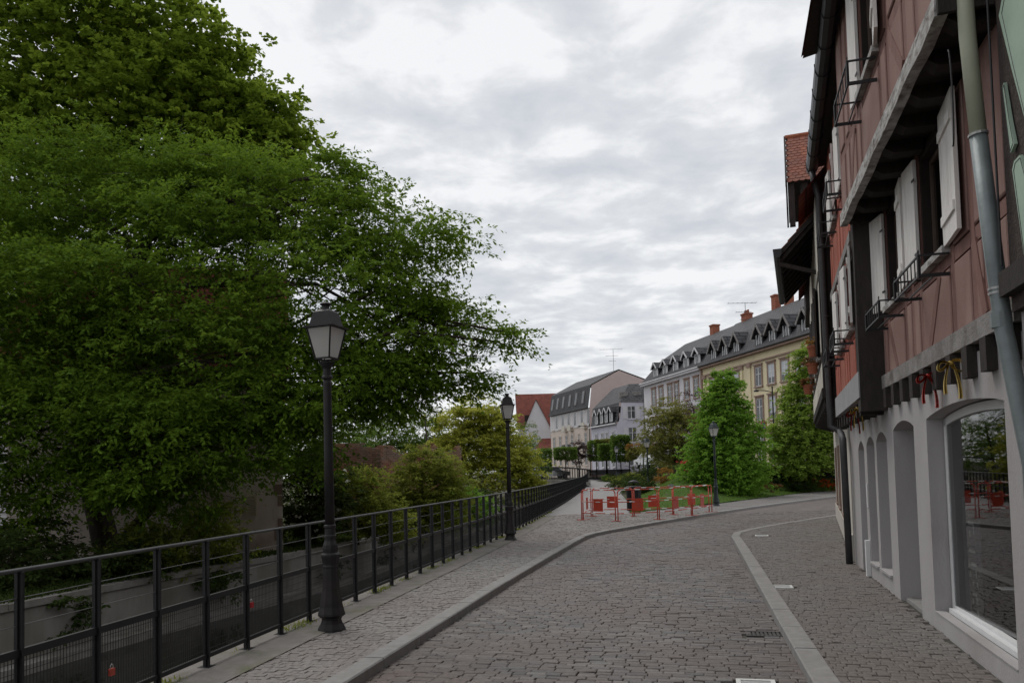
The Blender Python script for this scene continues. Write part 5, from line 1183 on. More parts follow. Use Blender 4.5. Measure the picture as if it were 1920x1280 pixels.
for s in (2.0, 4.6, 7.0, 9.6, 12.0, 14.2):
    sk = MB().hexa([FP1.p(s - .4, .17, 10.6), FP1.p(s + .4, .17, 10.6), FP1.p(s + .4, .22, 10.6), FP1.p(s - .4, .22, 10.6), FP1.p(s - .4, -.12, 12.3), FP1.p(s + .4, -.12, 12.3), FP1.p(s + .4, -.03, 12.3), FP1.p(s - .4, -.03, 12.3)]).build('mansard_window', 'grey_beam', HP)
    MB().hexa([FP1.p(s - .3, .221, 10.7), FP1.p(s + .3, .221, 10.7), FP1.p(s + .3, .235, 10.7), FP1.p(s - .3, .235, 10.7), FP1.p(s - .3, -.03, 12.2), FP1.p(s + .3, -.03, 12.2), FP1.p(s + .3, -.01, 12.2), FP1.p(s - .3, -.01, 12.2)]).build('pane', 'pane_dark', sk)
for z in (7.7, 5.0, 2.3):
    for s in (1.5, 4.0, 6.6, 8.8, 11.4, 14.0):
        far_window(FP1, HP, s, z, .85 if s != 4 else .5, 1.6, 'pale_rose', tw=.08, lintel=False)
for z in (7.2, 4.5):
    for s in (6.6, 8.8, 1.5): bl = MB().box(FP1, s - .6, s + .6, .02, .55, z, z + .08).box(FP1, s - .6, s + .6, .5, .55, z + .081, z + .8).build('balcony', 'iron' if z < 7 else 'cream_white', HP)
MB().box(FP1, 0, 15.5, .002, .06, 7.5, 9.85).build('attic_storey_band', 'far_white', HP)
for s in (.4, 2.7, 5.3, 7.7, 10.1, 12.7): MB().box(FP1, s - .35, s + .35, .0605, .075, 7.9, 9.6).build('attic_pane', 'pane_dark', HP)
MB().tube([FP1.p(0, .3, 9.9), FP1.p(15.5, .3, 9.9)], .1, 8).build('gutter', 'gutter_dark', HP)
antenna('tall television antenna on the rose house gable', (13.9, 105, 14.5), 3.3, 3.0)
# --- red-roofed house
HR = thing('red_roofed_house', 'distant white house with steep red tiled roof and sharp cross gable', 'house', (4.5, 132, 1))
MB().box(W, 1.2, 12, 131, 140, 0, 9.2).build('wall', 'far_white', HR)
mb = MB(); mb.quad((1.0, 130.4, 9.0), (12, 130.4, 9.0), (12, 135.5, 15.0), (.7, 135.5, 15.0), uv=[(0, 0), (11, 0), (11, 8), (0, 8)])
mb.quad((1.0, 140.6, 9.0), (12, 140.6, 9.0), (12, 135.5, 15.0), (.7, 135.5, 15.0), uv=[(0, 0), (11, 0), (11, 8), (0, 8)]); mb.build('roof', 'red_tiles', HR)
mb = MB(); mb.quad((1.05, 130.6, 9), (1.05, 140.4, 9), (.95, 135.5, 14.85)); mb.build('gable_end', 'far_white', HR)
mb = MB(); g3 = [(2.0, 0.), (6.3, 0.), (6.3, 8.6), (4.05, 13.2), (2.0, 8.6)]
mb.v = [(x, 127.5, z) for x, z in g3] + [(x, 133, z) for x, z in g3]; mb.f = [tuple(range(5))] + [(i, 5 + i, 5 + (i + 1) % 5, (i + 1) % 5) for i in range(5)]; mb.uv = [None] * 6
mb.build('cross_gable', 'far_white', HR)
mb = MB()
for sg, xe in ((-1, 1.8), (1, 6.5)): mb.quad((xe, 127.3, 8.25), (4.05, 127.3, 13.35), (4.05, 135, 13.35), (xe, 135, 8.25), uv=[(0, 0), (0, 5.5), (7, 5.5), (7, 0)])
mb.build('cross_roof', 'red_tiles', HR)
FH = Fr((0, 127.48), (1, 0)); FH.n = (0, -1); FH2 = Fr((0, 130.95), (1, 0)); FH2.n = (0, -1)
far_window(FH2, HR, 7.4, 6.4, 1.2, 1.9, 'far_white'); far_window(FH, HR, 4.1, 3.0, 1.0, 1.5, 'far_white')
mb = MB(); mb.quad((3.5, 124, 5.2), (10, 124, 5.2), (10, 128.5, 7.4), (5.2, 128.5, 7.4), uv=[(0, 0), (6, 0), (6, 5), (1, 5)]); mb.build('lean_to_roof', 'red_tiles', HR)
MB().box(W, 4.8, 10, 124.3, 128, 0, 5.2).build('lean_to', 'far_white', HR)
for x in (2.2,): MB().hexa([(x, 130.6, 9.6), (x + 1.2, 130.6, 9.6), (x + 1.2, 131.9, 9.6), (x, 131.9, 9.6), (x, 130.6, 11), (x + 1.2, 130.6, 11), (x + 1.2, 133, 11), (x, 133, 11)]).build('dormer', 'dark_timber', HR)
# --- left bank: old house, white house, brick ruin
HO = thing('old_garden_house', 'old pink rendered house with louvred shutter and red roof behind the canal trees', 'house', (-9.5, 23.5, -.6))
FO = Fr((-6.75, 22.9), (-0.955, -0.295)); FO.n = (0.295, -0.955)
MB().box(FO, 0, 7.0, -7, 0, -.7, 4.6).build('wall', 'old_pink', HO)
for k in range(15): MB().box(FO, -.02, .12 + .1 * (k % 2), -.12 - .1 * ((k + 1) % 2), .015, -.5 + k * .33, -.5 + k * .33 + .30).build('quoin', 'sandstone' if k % 3 else 'old_pink', HO)
sh_ = MB().box(FO, .70, .74, .005, .05, .55, 1.2).box(FO, .96, 1.0, .005, .05, .55, 1.2).build('shutter', 'shutter_cream', HO)
for k in range(9): MB().hexa([FO.p(.74, .01, .56 + k * .07), FO.p(.96, .01, .56 + k * .07), FO.p(.96, .045, .545 + k * .07), FO.p(.74, .045, .545 + k * .07), FO.p(.74, .01, .60 + k * .07), FO.p(.96, .01, .60 + k * .07), FO.p(.96, .045, .585 + k * .07), FO.p(.74, .045, .585 + k * .07)]).build('louvre', 'shutter_cream', sh_)
mb = MB(); mb.quad(FO.p(-.3, .4, 4.5), FO.p(7.3, .4, 4.5), FO.p(7.3, -3.5, 8.6), FO.p(-.3, -3.5, 8.6), uv=[(0, 0), (7.6, 0), (7.6, 5.6), (0, 5.6)])
mb.quad(FO.p(-.3, -7.4, 4.5), FO.p(7.3, -7.4, 4.5), FO.p(7.3, -3.5, 8.6), FO.p(-.3, -3.5, 8.6), uv=[(0, 0), (7.6, 0), (7.6, 5.6), (0, 5.6)]); mb.build('roof', 'red_tiles', HO)
for s in (0.0, 7.0): MB().quad(FO.p(s, 0, 4.55), FO.p(s, -7, 4.55), FO.p(s, -3.5, 8.4)).build('gable', 'old_pink', HO)
HWL = thing('white_house', 'white house glimpsed through the foliage at the far left edge', 'house', (-22, 33, -.6))
MB().box(W, -32, -17.5, 33, 42, -.7, 6.5).build('wall', 'far_white', HWL)
mb = MB(); mb.quad((-32.5, 32.5, 6.4), (-17, 32.5, 6.4), (-17, 37.5, 10.5), (-32.5, 37.5, 10.5), uv=[(0, 0), (15, 0), (15, 6.5), (0, 6.5)]).quad((-32.5, 42.5, 6.4), (-17, 42.5, 6.4), (-17, 37.5, 10.5), (-32.5, 37.5, 10.5), uv=[(0, 0), (15, 0), (15, 6.5), (0, 6.5)]); mb.build('roof', 'slate', HWL)
FWL = Fr((-32, 33), (1, 0)); FWL.n = (0, -1)
for s in (2, 5, 8, 11, 13.3):
    for z in (.6, 3.6): far_window(FWL, HWL, s, z, 1.0, 1.5, 'far_white', shutters='grey_paint')
def brick_wall(label, fr, L, z0, ztop, th, singles, hole=None):
    H = thing('brick_ruin_wall', label, 'wall', fr.p(L / 2, 0, z0))
    core = MB(); n = 14
    for i in range(n):
        a, b_ = L * i / n, L * (i + 1) / n; zt = min(ztop(a), ztop(b_)) - .12
        if hole and a < hole[1] and b_ > hole[0]:
            core.box(fr, a, b_, -th, -.03, z0, hole[2]).box(fr, a, b_, -th, -.03, hole[3], zt)
        else: core.box(fr, a, b_, -th, -.03, z0, zt)
    core.build('wall_core', 'strip', H)
    var = []
    for k in range(6):
        j = lambda: random.uniform(-.004, .004)
        var.append(MB().hexa([(j(), j() - .11, j()), (.215 + j(), j() - .11, j()), (.215 + j(), j(), j()), (j(), j(), j()), (j(), j() - .11, .06 + j()), (.215 + j(), j() - .11, .06 + j()), (.215 + j(), j(), .06 + j()), (j(), j(), .06 + j())]))
    me = [v_.mesh('brick', 'brick_one') for v_ in var]
    rest = MB(); o0 = ORI[H.name]; cnt = 0; rz = math.atan2(fr.u[1], fr.u[0]); row = 0; z = z0 + .3
    while z < 4:
        s = -.11 * (row % 2)
        while s < L - .1:
            if z + .07 < ztop(max(s, 0)) + random.uniform(-.05, .08) and s > -.02 and not (hole and s + .2 > hole[0] and s < hole[1] and z + .05 > hole[2] and z < hole[3]):
                oo = random.uniform(-.012, .012); P = fr.p(s, oo, z)
                if cnt < singles:
                    o = bpy.data.objects.new('brick', me[cnt % 6]); COL.objects.link(o); o.parent = H; o.location = (P[0] - o0[0], P[1] - o0[1], P[2] - o0[2]); o.rotation_euler.z = rz; cnt += 1
                else:
                    q = var[random.randrange(6)].v; rest.hexa([(P[0] + x * fr.u[0] + y * fr.n[0], P[1] + x * fr.u[1] + y * fr.n[1], P[2] + zz_) for x, y, zz_ in q])
            s += .227
        z += .072; row += 1
    if rest.v: rest.build('brickwork', 'brick_many', H, kind='stuff')
FR1 = Fr((-5.0, 29.6), (-1.7, -.5)); FR1 = Fr((-6.7, 29.1), (1.7, .5)); FR1.n = (FR1.u[1], -FR1.u[0])
brick_wall('crumbling red brick wall with a narrow slot beyond the flowering bush', FR1, 1.78, -.6, lambda s: 2.80 + .12 * math.sin(s * 3), .4, 290, hole=(.85, 1.12, 1.15, 1.9))
FR2 = Fr((-5.6, 31.5), (3.2, 5.0)); FR2.n = (FR2.u[1], -FR2.u[0])
brick_wall('long broken red brick wall ending behind the yellow-green tree', FR2, 6.0, -.6, lambda s: 2.75 + .18 * math.sin(s * 2.3) + .1 * math.sin(s * 7), .45, 0)
# --- footbridge
BR = thing('footbridge', 'low dark footbridge with iron railings across the canal', 'bridge', (3, 70, .5))
nb = 12; X = np.linspace(-.6, 6.8, nb + 1); zb_ = lambda x: .55 + .30 * math.sin(math.pi * min(1, max(0, (x + .6) / 7.4)))
mb = MB()
for a, b_ in zip(X[:-1], X[1:]): mb.hexa([(a, 69, zb_(a) - .28), (b_, 69, zb_(b_) - .28), (b_, 71.2, zb_(b_) - .28), (a, 71.2, zb_(a) - .28), (a, 69, zb_(a)), (b_, 69, zb_(b_)), (b_, 71.2, zb_(b_)), (a, 71.2, zb_(a))])
mb.build('deck', 'concrete', BR)
for y in (69.06, 71.14):
    rl = MB().tube([(x, y, zb_(x) + 1.1) for x in X], .05, 6).tube([(x, y, zb_(x) + .12) for x in X], .035, 6).build('handrail', 'iron', BR)
    for x in np.linspace(-.55, 6.75, 34): MB().bar((x, y, zb_(x) + .003), (x, y, zb_(x) + 1.08), .045).build('baluster', 'iron', rl)
for x in (.3, 4.2): MB().box(W, x - .25, x + .25, 69.2, 71, -2.4, zb_(x) - .285).build('pier', 'concrete', BR)
# --- street light, sign, cars
def arm_light(label, x, y, z0, h, arm):
    r_ = thing('street_light', label, 'street light', (x, y, z0), 'arm street lights')
    MB().tube([(x, y, z0), (x, y, z0 + h)], [.07, .05], 8).build('pole', 'iron', r_)
    MB().tube([(x, y, z0 + h - .45), (x - arm * .5, y, z0 + h - .32), (x - arm, y, z0 + h - .28)], .035, 6).build('arm', 'iron', r_)
    MB().lathe([(.03, z0 + h - .22), (.14, z0 + h - .27), (.20, z0 + h - .36), (.17, z0 + h - .38)], 10, (x - arm - .1, y)).build('lamp_head', 'iron', r_, smooth=True)
arm_light('dark street light with a side arm before the yellow house', 19.4, 58, 1.5, 6.0, 1.1)
arm_light('small street light with a side arm before the rose house', 10.0, 101, .8, 6.8, 1.2)
r = thing('traffic_sign', 'round blue no-parking sign with red rim among the garden trees', 'sign', (16.75, 52, 1.3))
fs = Fr((16.75, 52), (.62, .78)); fs.n = (.78, -.62); fs.n = (-.78 * -1, -.62)
fs = Fr((16.75, 52), (.45, -.89)); fs.n = (-.89, -.45)
MB().tube([(16.75, 52, 1.2), (16.75, 52, 4.6)], .03, 8).build('pole', 'rail_steel', r)
def disc(fr, o0, o1, rad, zc, n=24):
    mb = MB(); mb.v = [fr.p(rad * math.cos(2 * math.pi * i / n), o0, zc + rad * math.sin(2 * math.pi * i / n)) for i in range(n)] + [fr.p(rad * math.cos(2 * math.pi * i / n), o1, zc + rad * math.sin(2 * math.pi * i / n)) for i in range(n)]
    mb.f = [tuple(range(n))[::-1], tuple(range(n, 2 * n))] + [(i, (i + 1) % n, n + (i + 1) % n, n + i) for i in range(n)]; mb.uv = [None] * len(mb.f); return mb
D = disc(fs, .04, .055, .32, 4.25).build('plate', 'sign_red', r); disc(fs, .056, .06, .25, 4.25).build('field', 'sign_navy', D)
MB().bar(fs.p(-.18, .062, 4.43), fs.p(.18, .062, 4.07), .06, .008).build('slash', 'sign_red', D)
def car(label, x, y, z, rz, paint):
    r_ = thing('parked_car', label, 'car', (x, y, z), 'cars parked in the street', rz); local(r_)
    prof = [(-2.05, .35), (-2.1, .62), (-2.0, .85), (-1.2, .93), (-.55, 1.38), (.75, 1.42), (1.55, .98), (2.0, .9), (2.08, .6), (2.02, .35)]
    n = len(prof); mb = MB()
    for yy_, sc in ((-.82, 1.), (-.70, 1.0), (.70, 1.0), (.82, 1.0)):
        for px_, pz_ in prof: mb.v.append((px_ * (.985 if abs(yy_) > .8 else 1), yy_ * (1 if pz_ < 1 else .86), pz_ - (.03 if abs(yy_) > .8 and pz_ > .5 else 0)))
    for k in range(3):
        for i in range(n): mb.f.append((k * n + i, k * n + (i + 1) % n, (k + 1) * n + (i + 1) % n, (k + 1) * n + i))
    mb.f += [tuple(range(n))[::-1], tuple(range(3 * n, 4 * n))]; mb.uv = [None] * len(mb.f)
    B_ = mb.build('body', paint, r_, smooth=False)
    g_ = MB().quad((-1.1, -.6, .99), (-1.1, .6, .99), (-.60, .56, 1.36), (-.60, -.56, 1.36)).quad((1.45, -.6, 1.05), (.82, -.56, 1.41), (.82, .56, 1.41), (1.45, .6, 1.05))
    for v_ in range(len(g_.v)): a = g_.v[v_]; g_.v[v_] = (a[0] * 1.01, a[1], a[2] + .015)
    g_.build('windscreen', 'pane_dark', B_)
    for sg in (-1, 1):
        MB().quad((-.95, sg * .835, .95), (1.25, sg * .835, .97), (.72, sg * .735, 1.36), (-.5, sg * .735, 1.32)).build('side_window', 'pane_dark', B_)
        for wx in (-1.3, 1.3):
            w_ = MB().tube([(wx, sg * .62, .31), (wx, sg * .84, .31)], .31, 16).build('wheel', 'rubber', r_)
            MB().tube([(wx, sg * .841, .31), (wx, sg * .85, .31)], .19, 12).build('rim', 'cover_steel', w_)
        MB().box(W, -2.09, -2.0, sg * .65 - .15, sg * .65 + .15, .66, .80).build('headlight', 'cover_rim', r_)
rzr = math.atan2(.9765, -.2156)
P = ROW.p(12.0, 5.6, 1.63); car('white parked car half hidden behind the garden hedge', P[0], P[1], P[2], rzr + math.pi, 'car_white')
P = ROW.p(6.8, 5.6, 1.63); car('dark blue parked car before the white row house', P[0], P[1], P[2], rzr + math.pi, 'car_blue')
car('small white car parked beyond the footbridge', 4.9, 97, rise(97).item() - .1, R(200), 'car_white')
# flower pots on the cream house
def flower_pot(label, P):
    r_ = thing('flower_pot', label, 'flower pot', P, 'terracotta pots hung on the cream house'); x, y, z = P
    MB().lathe([(.075, z), (.105, z + .17), (.12, z + .17), (.12, z + .21), (.10, z + .21)], 14, (x, y)).build('pot', 'terracotta', r_)
    MB().lathe([(.098, z + .19), (.06, z + .2), (.01, z + .2)], 14, (x, y)).build('soil', 'soil', r_)
    MB().tube([(x + .1, y, z + .19), (x + .2, y + .02, z + .24)], .008, 5).build('hook', 'iron', r_)
    return r_
POTS = [(FC.p(16.0, .13, 3.72), 'upper terracotta flower pot on the cream house front'), (FC.p(16.3, .15, 3.42), 'middle terracotta flower pot on the cream house front'), (FC.p(18.4, .22, 3.2), 'lowest terracotta flower pot hung out from the cream house')]
for P, l_ in POTS: flower_pot(l_, P)
# ================================================================== trees, shrubs and small plants
def leaves(lobes, n, size, spray, rng, droop=.25, flat=.55, per=14, shell=.35, aspect=.5, boxy=False, up=.8, clump=16):
    """leaf-sized folded faces set along twigs that fill the lobes; returns verts, faces, tints"""
    L = np.array([l[:3] for l in lobes], float); r_ = np.array([l[3:6] if len(l) >= 6 else (l[3],) * 3 for l in lobes], float)
    w = (r_[:, 0] * r_[:, 1] * r_[:, 2]) ** .66; w /= w.sum()
    ns = max(1, n // per)
    # clumps: sprays gather in flattened layers round sub-centres, so light masses and hollows form
    nsub = np.maximum(5, (clump * r_.mean(1) ** 2).astype(int)); lob = np.repeat(np.arange(len(lobes)), nsub); nc = len(lob)
    d0 = rng.normal(size=(nc, 3)); d0 /= np.linalg.norm(d0, axis=1)[:, None]
    sub = L[lob] + d0 * r_[lob] * ((shell + (1 - shell) * rng.random(nc)) ** .5)[:, None] * .92; bright = rng.random(nc)
    ws = (w / nsub)[lob]; ws = ws * rng.uniform(.25, 1.75, nc); ws /= ws.sum(); j = rng.choice(nc, ns, p=ws); k = lob[j]
    if boxy:
        d = rng.uniform(-1, 1, (ns, 3)); d = d / np.abs(d).max(1)[:, None]; c = L[k] + d * r_[k] * ((shell + (1 - shell) * rng.random(ns)) ** .6)[:, None]
    else:
        sg = np.minimum(.62, .36 * r_[k].mean(1))[:, None]
        c = sub[j] + rng.normal(size=(ns, 3)) * sg * np.array([1, 1, .27]); d = c - L[k]; d /= np.linalg.norm(d, axis=1)[:, None] + 1e-6
        d[:, 2] -= .25 * np.linalg.norm(c[:, :2] - sub[j][:, :2], axis=1)
    dirn = d * .75 + rng.normal(size=(ns, 3)) * .55; dirn[:, 2] *= flat; dirn /= np.linalg.norm(dirn, axis=1)[:, None]
    ln = spray * rng.uniform(.45, 1.1, ns)
    tint_s = rng.random(ns) * .2 + bright[j] * .45
    t = rng.uniform(.02, 1, (ns, per)); sgn = np.where(np.arange(per) % 2 == 0, 1., -1.)[None]
    side = np.cross(dirn, [0, 0, 1.]); side /= np.linalg.norm(side, axis=1)[:, None] + 1e-6
    pos = c[:, None] + dirn[:, None] * (ln[:, None] * t)[..., None]
    pos[..., 2] -= droop * ln[:, None] * t ** 2
    ax = side[:, None] * sgn[..., None] * .8 + dirn[:, None] * .55 + rng.normal(size=(ns, per, 3)) * .35; ax[..., 2] -= droop * .9
    ax /= np.linalg.norm(ax, axis=2)[..., None]
    nv = np.array([0, 0, 1.]) * up + rng.normal(size=(ns, per, 3)) * .5
    nv -= ax * (nv * ax).sum(2)[..., None]; nv /= np.linalg.norm(nv, axis=2)[..., None] + 1e-6
    bt = np.cross(ax, nv); sz = size * rng.uniform(.6, 1.25, (ns, per, 1)); pos = pos + ax * sz * .2
    v0 = pos; v1 = pos + ax * sz * .45 + bt * sz * aspect * .5 + nv * sz * .08; v2 = pos + ax * sz; v3 = pos + ax * sz * .45 - bt * sz * aspect * .5 + nv * sz * .08
    V = np.stack([v0, v1, v2, v3], 2).reshape(-1, 3); m = ns * per
    tint = np.repeat(np.clip(tint_s[:, None] + rng.random((ns, per)) * .35, 0, 1).reshape(-1), 4)
    return V, m, tint, c, dirn, ln
def leaf_object(name, mat, V, m, tint, parent=None, origin=(0, 0, 0), kind=None):
    o_ = ORI.get(parent.name, (0, 0, 0)) if parent else origin
    me = bpy.data.meshes.new(name); me.vertices.add(m * 4); me.vertices.foreach_set('co', (V - np.array(o_)).astype(np.float32).ravel())
    me.loops.add(m * 4); me.loops.foreach_set('vertex_index', np.arange(m * 4, dtype=np.int32))
    me.polygons.add(m); me.polygons.foreach_set('loop_start', np.arange(0, m * 4, 4, dtype=np.int32))
    try: me.polygons.foreach_set('loop_total', np.full(m, 4, dtype=np.int32))
    except Exception: pass
    me.update(calc_edges=True); at = me.attributes.new('tint', 'FLOAT', 'POINT'); at.data.foreach_set('value', tint.astype(np.float32))
    me.materials.append(MATS[mat]); o = bpy.data.objects.new(name, me); COL.objects.link(o)
    if parent: o.parent = parent; ORI[o.name] = o_
    else: o.location = o_
    if kind: o['kind'] = kind
    return o
def bend(a, b_, rng, n=5, amt=.12, sag=0.0):
    a = np.array(a, float); b_ = np.array(b_, float); t = np.linspace(0, 1, n)[:, None]; L = np.linalg.norm(b_ - a)
    off = rng.normal(size=(n, 3)) * amt * L * .4; off[0] = off[-1] = 0
    p = a + (b_ - a) * t + off; p[:, 2] += np.sin(t[:, 0] * math.pi) * sag * L; return p
def tree(name, label, cat, base, trunk, lobes, n, size, spray, mat, seed, bark='bark', group=None, r0=.2, fork=None, twigs=300, limb_r=.5, **kw):
    """trunk: list of points after base; limbs run from the trunk to every lobe; crown of leaf faces"""
    rng = np.random.default_rng(seed); T = thing(name, label, cat, base, group)
    pts = [np.array(base, float)] + [np.array(p, float) for p in trunk]
    mb = MB(); k = len(pts); line = np.array(smooth_line(pts, 2)); m_ = len(line)
    rr = np.linspace(1, .45, m_) * r0; rr[0] *= 1.35
    mb.tube([tuple(p) for p in line], rr.tolist(), 9)
    for l in lobes:
        c = np.array(l[:3]); rl = float(np.mean(l[3:6])) if len(l) >= 6 else l[3]
        cand = line[int(m_ * .35):]; dd_ = np.linalg.norm(cand - c, axis=1) + np.maximum(0, cand[:, 2] - c[2]) * 1.5; j = int(np.argmin(dd_)); s = cand[j]
        L = np.linalg.norm(c - s)
        if L > .3:
            q = bend(s, c, rng, 6, .12, .06); rb = max(.014, min(r0 * limb_r, .014 * L + .012))
            mb.tube([tuple(p) for p in q], np.linspace(rb, rb * .35, 6).tolist(), 6)
            for _ in range(5):
                d_ = rng.normal(size=3); d_ /= np.linalg.norm(d_); e_ = c + d_ * rl * .75
                st = q[rng.integers(2, 6)]; mb.tube([tuple(p) for p in bend(st, e_, rng, 4, .15)], np.linspace(rb * .35, .006, 4).tolist(), 4, False)
    V, m2, tint, c, dirn, ln = leaves(lobes, n, size, spray, rng, **kw)
    for i in rng.choice(len(c), min(twigs, len(c)), False):
        e_ = c[i] + dirn[i] * ln[i]; mb.tube([tuple(c[i] - dirn[i] * .15), tuple(e_)], [.007, .003], 3, False)
    mb.build('trunk', bark, T, smooth=True)
    leaf_object('crown', mat, V, m2, tint, T)
    return T
BIG_LOBES = [(-7.53, 21.0, 8.55, 2.0), (-5.64, 21.0, 8.8, 1.71), (-4.1, 20.5, 8.16, 1.53), (-4.65, 20.5, 9.61, 0.63), (-3.53, 20.5, 8.72, 0.77), (-2.63, 20.0, 7.41, 1.29), (-1.97, 20.0, 6.42, 1.02), (-1.67, 19.5, 5.21, 0.8), (-0.34, 19.5, 4.91, 0.5), (0.1, 19.5, 5.1, 0.28), (-0.76, 19.5, 4.12, 0.46), (-2.87, 19.5, 5.24, 1.46), (-1.69, 19.5, 4.14, 0.73), (-4.61, 19.0, 5.99, 1.81), (-4.12, 19.0, 4.14, 1.55), (-3.18, 19.5, 3.5, 0.7), (-5.03, 18.6, 3.0, 1.15), (-6.2, 18.5, 2.6, 0.75), (-7.04, 18.5, 4.15, 1.89), (-7.72, 18.0, 2.62, 1.47), (-8.75, 19.5, 6.74, 2.12), (-10.48, 19.0, 5.34, 2.2), (-12.18, 19.0, 6.7, 2.2), (-9.7, 18.5, 3.2, 1.76), (-11.28, 18.0, 3.08, 1.71), (-9.1, 22.0, 10.14, 1.8), (-11.12, 21.5, 9.1, 2.19), (-12.89, 21.0, 9.57, 1.86),
             (-5.4, 18.6, 3.8, 1.1), (-8.9, 18.2, 1.9, 1.0), (-12.2, 18.2, 4.6, 1.6), (-12.9, 17.8, 2.6, 1.3), (-11.6, 17.6, 1.6, 1.0), (-3.0, 19.6, 4.2, 1.0)]
tree('box_elder_tree', 'broad dark green tree leaning its feathery crown over the canal', 'tree', (-10.3, 20.2, -.65), [(-10.8, 20.3, 1.2), (-11.3, 20.4, 3.0), (-10.9, 20.6, 5.5), (-9.6, 20.6, 8.0)], BIG_LOBES, 300000, .125, .70, 'leaf_box', 1, clump=9, r0=.36, twigs=900, limb_r=.22, droop=.35, aspect=.46, per=16)
MAPLE_LOBES = [(-14.9, 27.0, 19.27, 2.76), (-12.9, 27.0, 18.0, 2.2), (-11.3, 26.5, 16.4, 1.9), (-9.6, 26.5, 15.0, 1.45), (-8.18, 26.5, 14.24, 1.08), (-9.29, 26.5, 13.33, 1.98), (-8.2, 26.5, 12.74, 1.26), (-12.08, 27.0, 14.76, 2.76), (-15.84, 27.0, 16.78, 2.94), (-18.86, 27.0, 17.63, 3.12), (-14.35, 26.0, 13.43, 2.65), (-17.25, 25.5, 13.1, 2.6), (-15.35, 25.0, 12.48, 1.53), (-12.09, 27.0, 12.86, 2.39), (-8.74, 27.0, 11.63, 1.65), (-18.5, 26, 9.5, 2.4), (-15.2, 26.5, 9.0, 2.2)]
tree('maple_tree', 'tall rounded maple rising behind the dark canal tree at upper left', 'tree', (-14.6, 27.2, -.65), [(-14.5, 27.2, 4), (-14.4, 27, 9), (-13.8, 27, 14)], MAPLE_LOBES + [(-8.9, 26.5, 12.2, 1.5), (-8.7, 26.5, 13.9, 1.1), (-10.3, 26.5, 15.4, 1.5)], 150000, .17, .55, 'leaf_maple', 2, clump=12, r0=.42, twigs=500, droop=.12, aspect=.85, per=16, flat=.4, shell=.5)
tree('leaning_tree', 'slim dark tree leaning right from the foot of the big canal tree', 'tree', (-10.0, 19.4, -.65), [(-9.6, 19.4, .3), (-8.8, 19.4, 1.1), (-8.0, 19.2, 2.4)], [(-8.71, 18.2, 1.9, 0.95), (-7.3, 18.9, 3.4, 1.0), (-7.77, 19.0, 1.5, 0.7), (-9.8, 18.9, 2.6, .9)], 9000, .12, .6, 'leaf_box', 3, r0=.17, twigs=150, droop=.35, aspect=.42)
tree('young_tree', 'thin straight young tree between the two canal trunks', 'tree', (-9.88, 20.9, -.65), [(-9.85, 20.9, 1), (-9.8, 20.9, 3.2)], [(-9.8, 20.6, 3.6, .9), (-9.5, 20.6, 4.4, .8)], 5000, .12, .6, 'leaf_mid', 4, r0=.07, twigs=80)
tree('yellow_leaved_tree', 'yellow-green tree spreading over the canal behind the second lamp post', 'tree', (-3.6, 42, -.65), [(-3.2, 42, 1.4), (-2.2, 42, 3.4)], [(-1.95, 42, 4.9, 1.0), (-2.9, 42, 4.2, 1.0), (-1.0, 42, 4.3, .9), (-.9, 42, 3.1, 1.2), (.1, 41.6, 2.6, 1.0), (.9, 41.6, 1.7, .8), (-2.3, 41.5, 2.8, 1.1), (-1.0, 41.2, 1.5, 1.0), (.2, 41.4, .8, .85), (1.0, 41.4, .6, .6), (-3.6, 42, 2.9, .9), (-2.9, 41.5, 1.8, .8)], 46000, .15, .45, 'leaf_yellow', 5, clump=28, bark='bark_grey', limb_r=.3, r0=.14, twigs=250, flat=.35, droop=.15, shell=.4, aspect=.6)
CONE = [(11.45, 42.2, (.5 + .55 * i), 1.95 * (1 - (i / 12.5) ** 1.5) ** .8 * (.8 if i == 0 else 1) + .08 * math.sin(i * 2.1), 1.75 * (1 - (i / 12.5) ** 1.5) ** .8, .5) for i in range(12)] + [(12.9, 42, 3.4, .35), (10.3, 42, 3.1, .4), (12.5, 42, 4.7, .2, .2, .45), (11.2, 42, 6.5, .2, .2, .4)]
tree('conical_tree', 'bright green conical tree on the lawn beside the green lamp post', 'tree', (11.45, 42.2, .2), [(11.45, 42.2, 2.5), (11.45, 42.2, 6.2)], CONE, 80000, .13, .30, 'leaf_bright', 6, r0=.13, twigs=150, shell=.6, aspect=.7, droop=.2, per=12, clump=55)
COLUMN = [(17.0 + .05 * i, 46.2, 1.6 + .62 * i, [1.6, 1.75, 1.8, 1.7, 1.55, 1.42, 1.3, 1.15, 1.0, .82, .6, .35][i], 1.3 - .08 * i, .6) for i in range(12)] + [(15.6, 46, 2.5, .6), (15.5, 46, 3.5, .5), (18.4, 46, 2.3, .8), (18.3, 46, 3.6, .6)]
tree('hornbeam_tree', 'tall columnar light green tree before the yellow house', 'tree', (16.9, 46.5, .9), [(16.9, 46.5, 4), (17.3, 46.5, 8)], COLUMN, 70000, .13, .36, 'leaf_hornbeam', 7, bark='bark_grey', r0=.13, twigs=150, shell=.5, aspect=.6, clump=50)
tree('olive_toned_tree', 'dull olive round tree left of the conical tree', 'tree', (10.7, 52, .6), [(10.7, 52, 1.8), (10.6, 52, 4)], [(10.6, 52, 5.6, .9, .9, .7), (9.7, 52, 4.8, .9), (11.5, 52, 4.8, 1.0), (10.6, 52, 4.0, 1.5, 1.4, 1.2), (9.3, 52, 3.4, .9), (11.9, 52, 3.4, 1.0), (10.6, 52, 2.8, 1.3, 1.3, .8), (12.4, 52, 2.2, .8)], 34000, .13, .5, 'leaf_olive', 8, clump=30, bark='bark_grey', r0=.13, twigs=200, shell=.35)
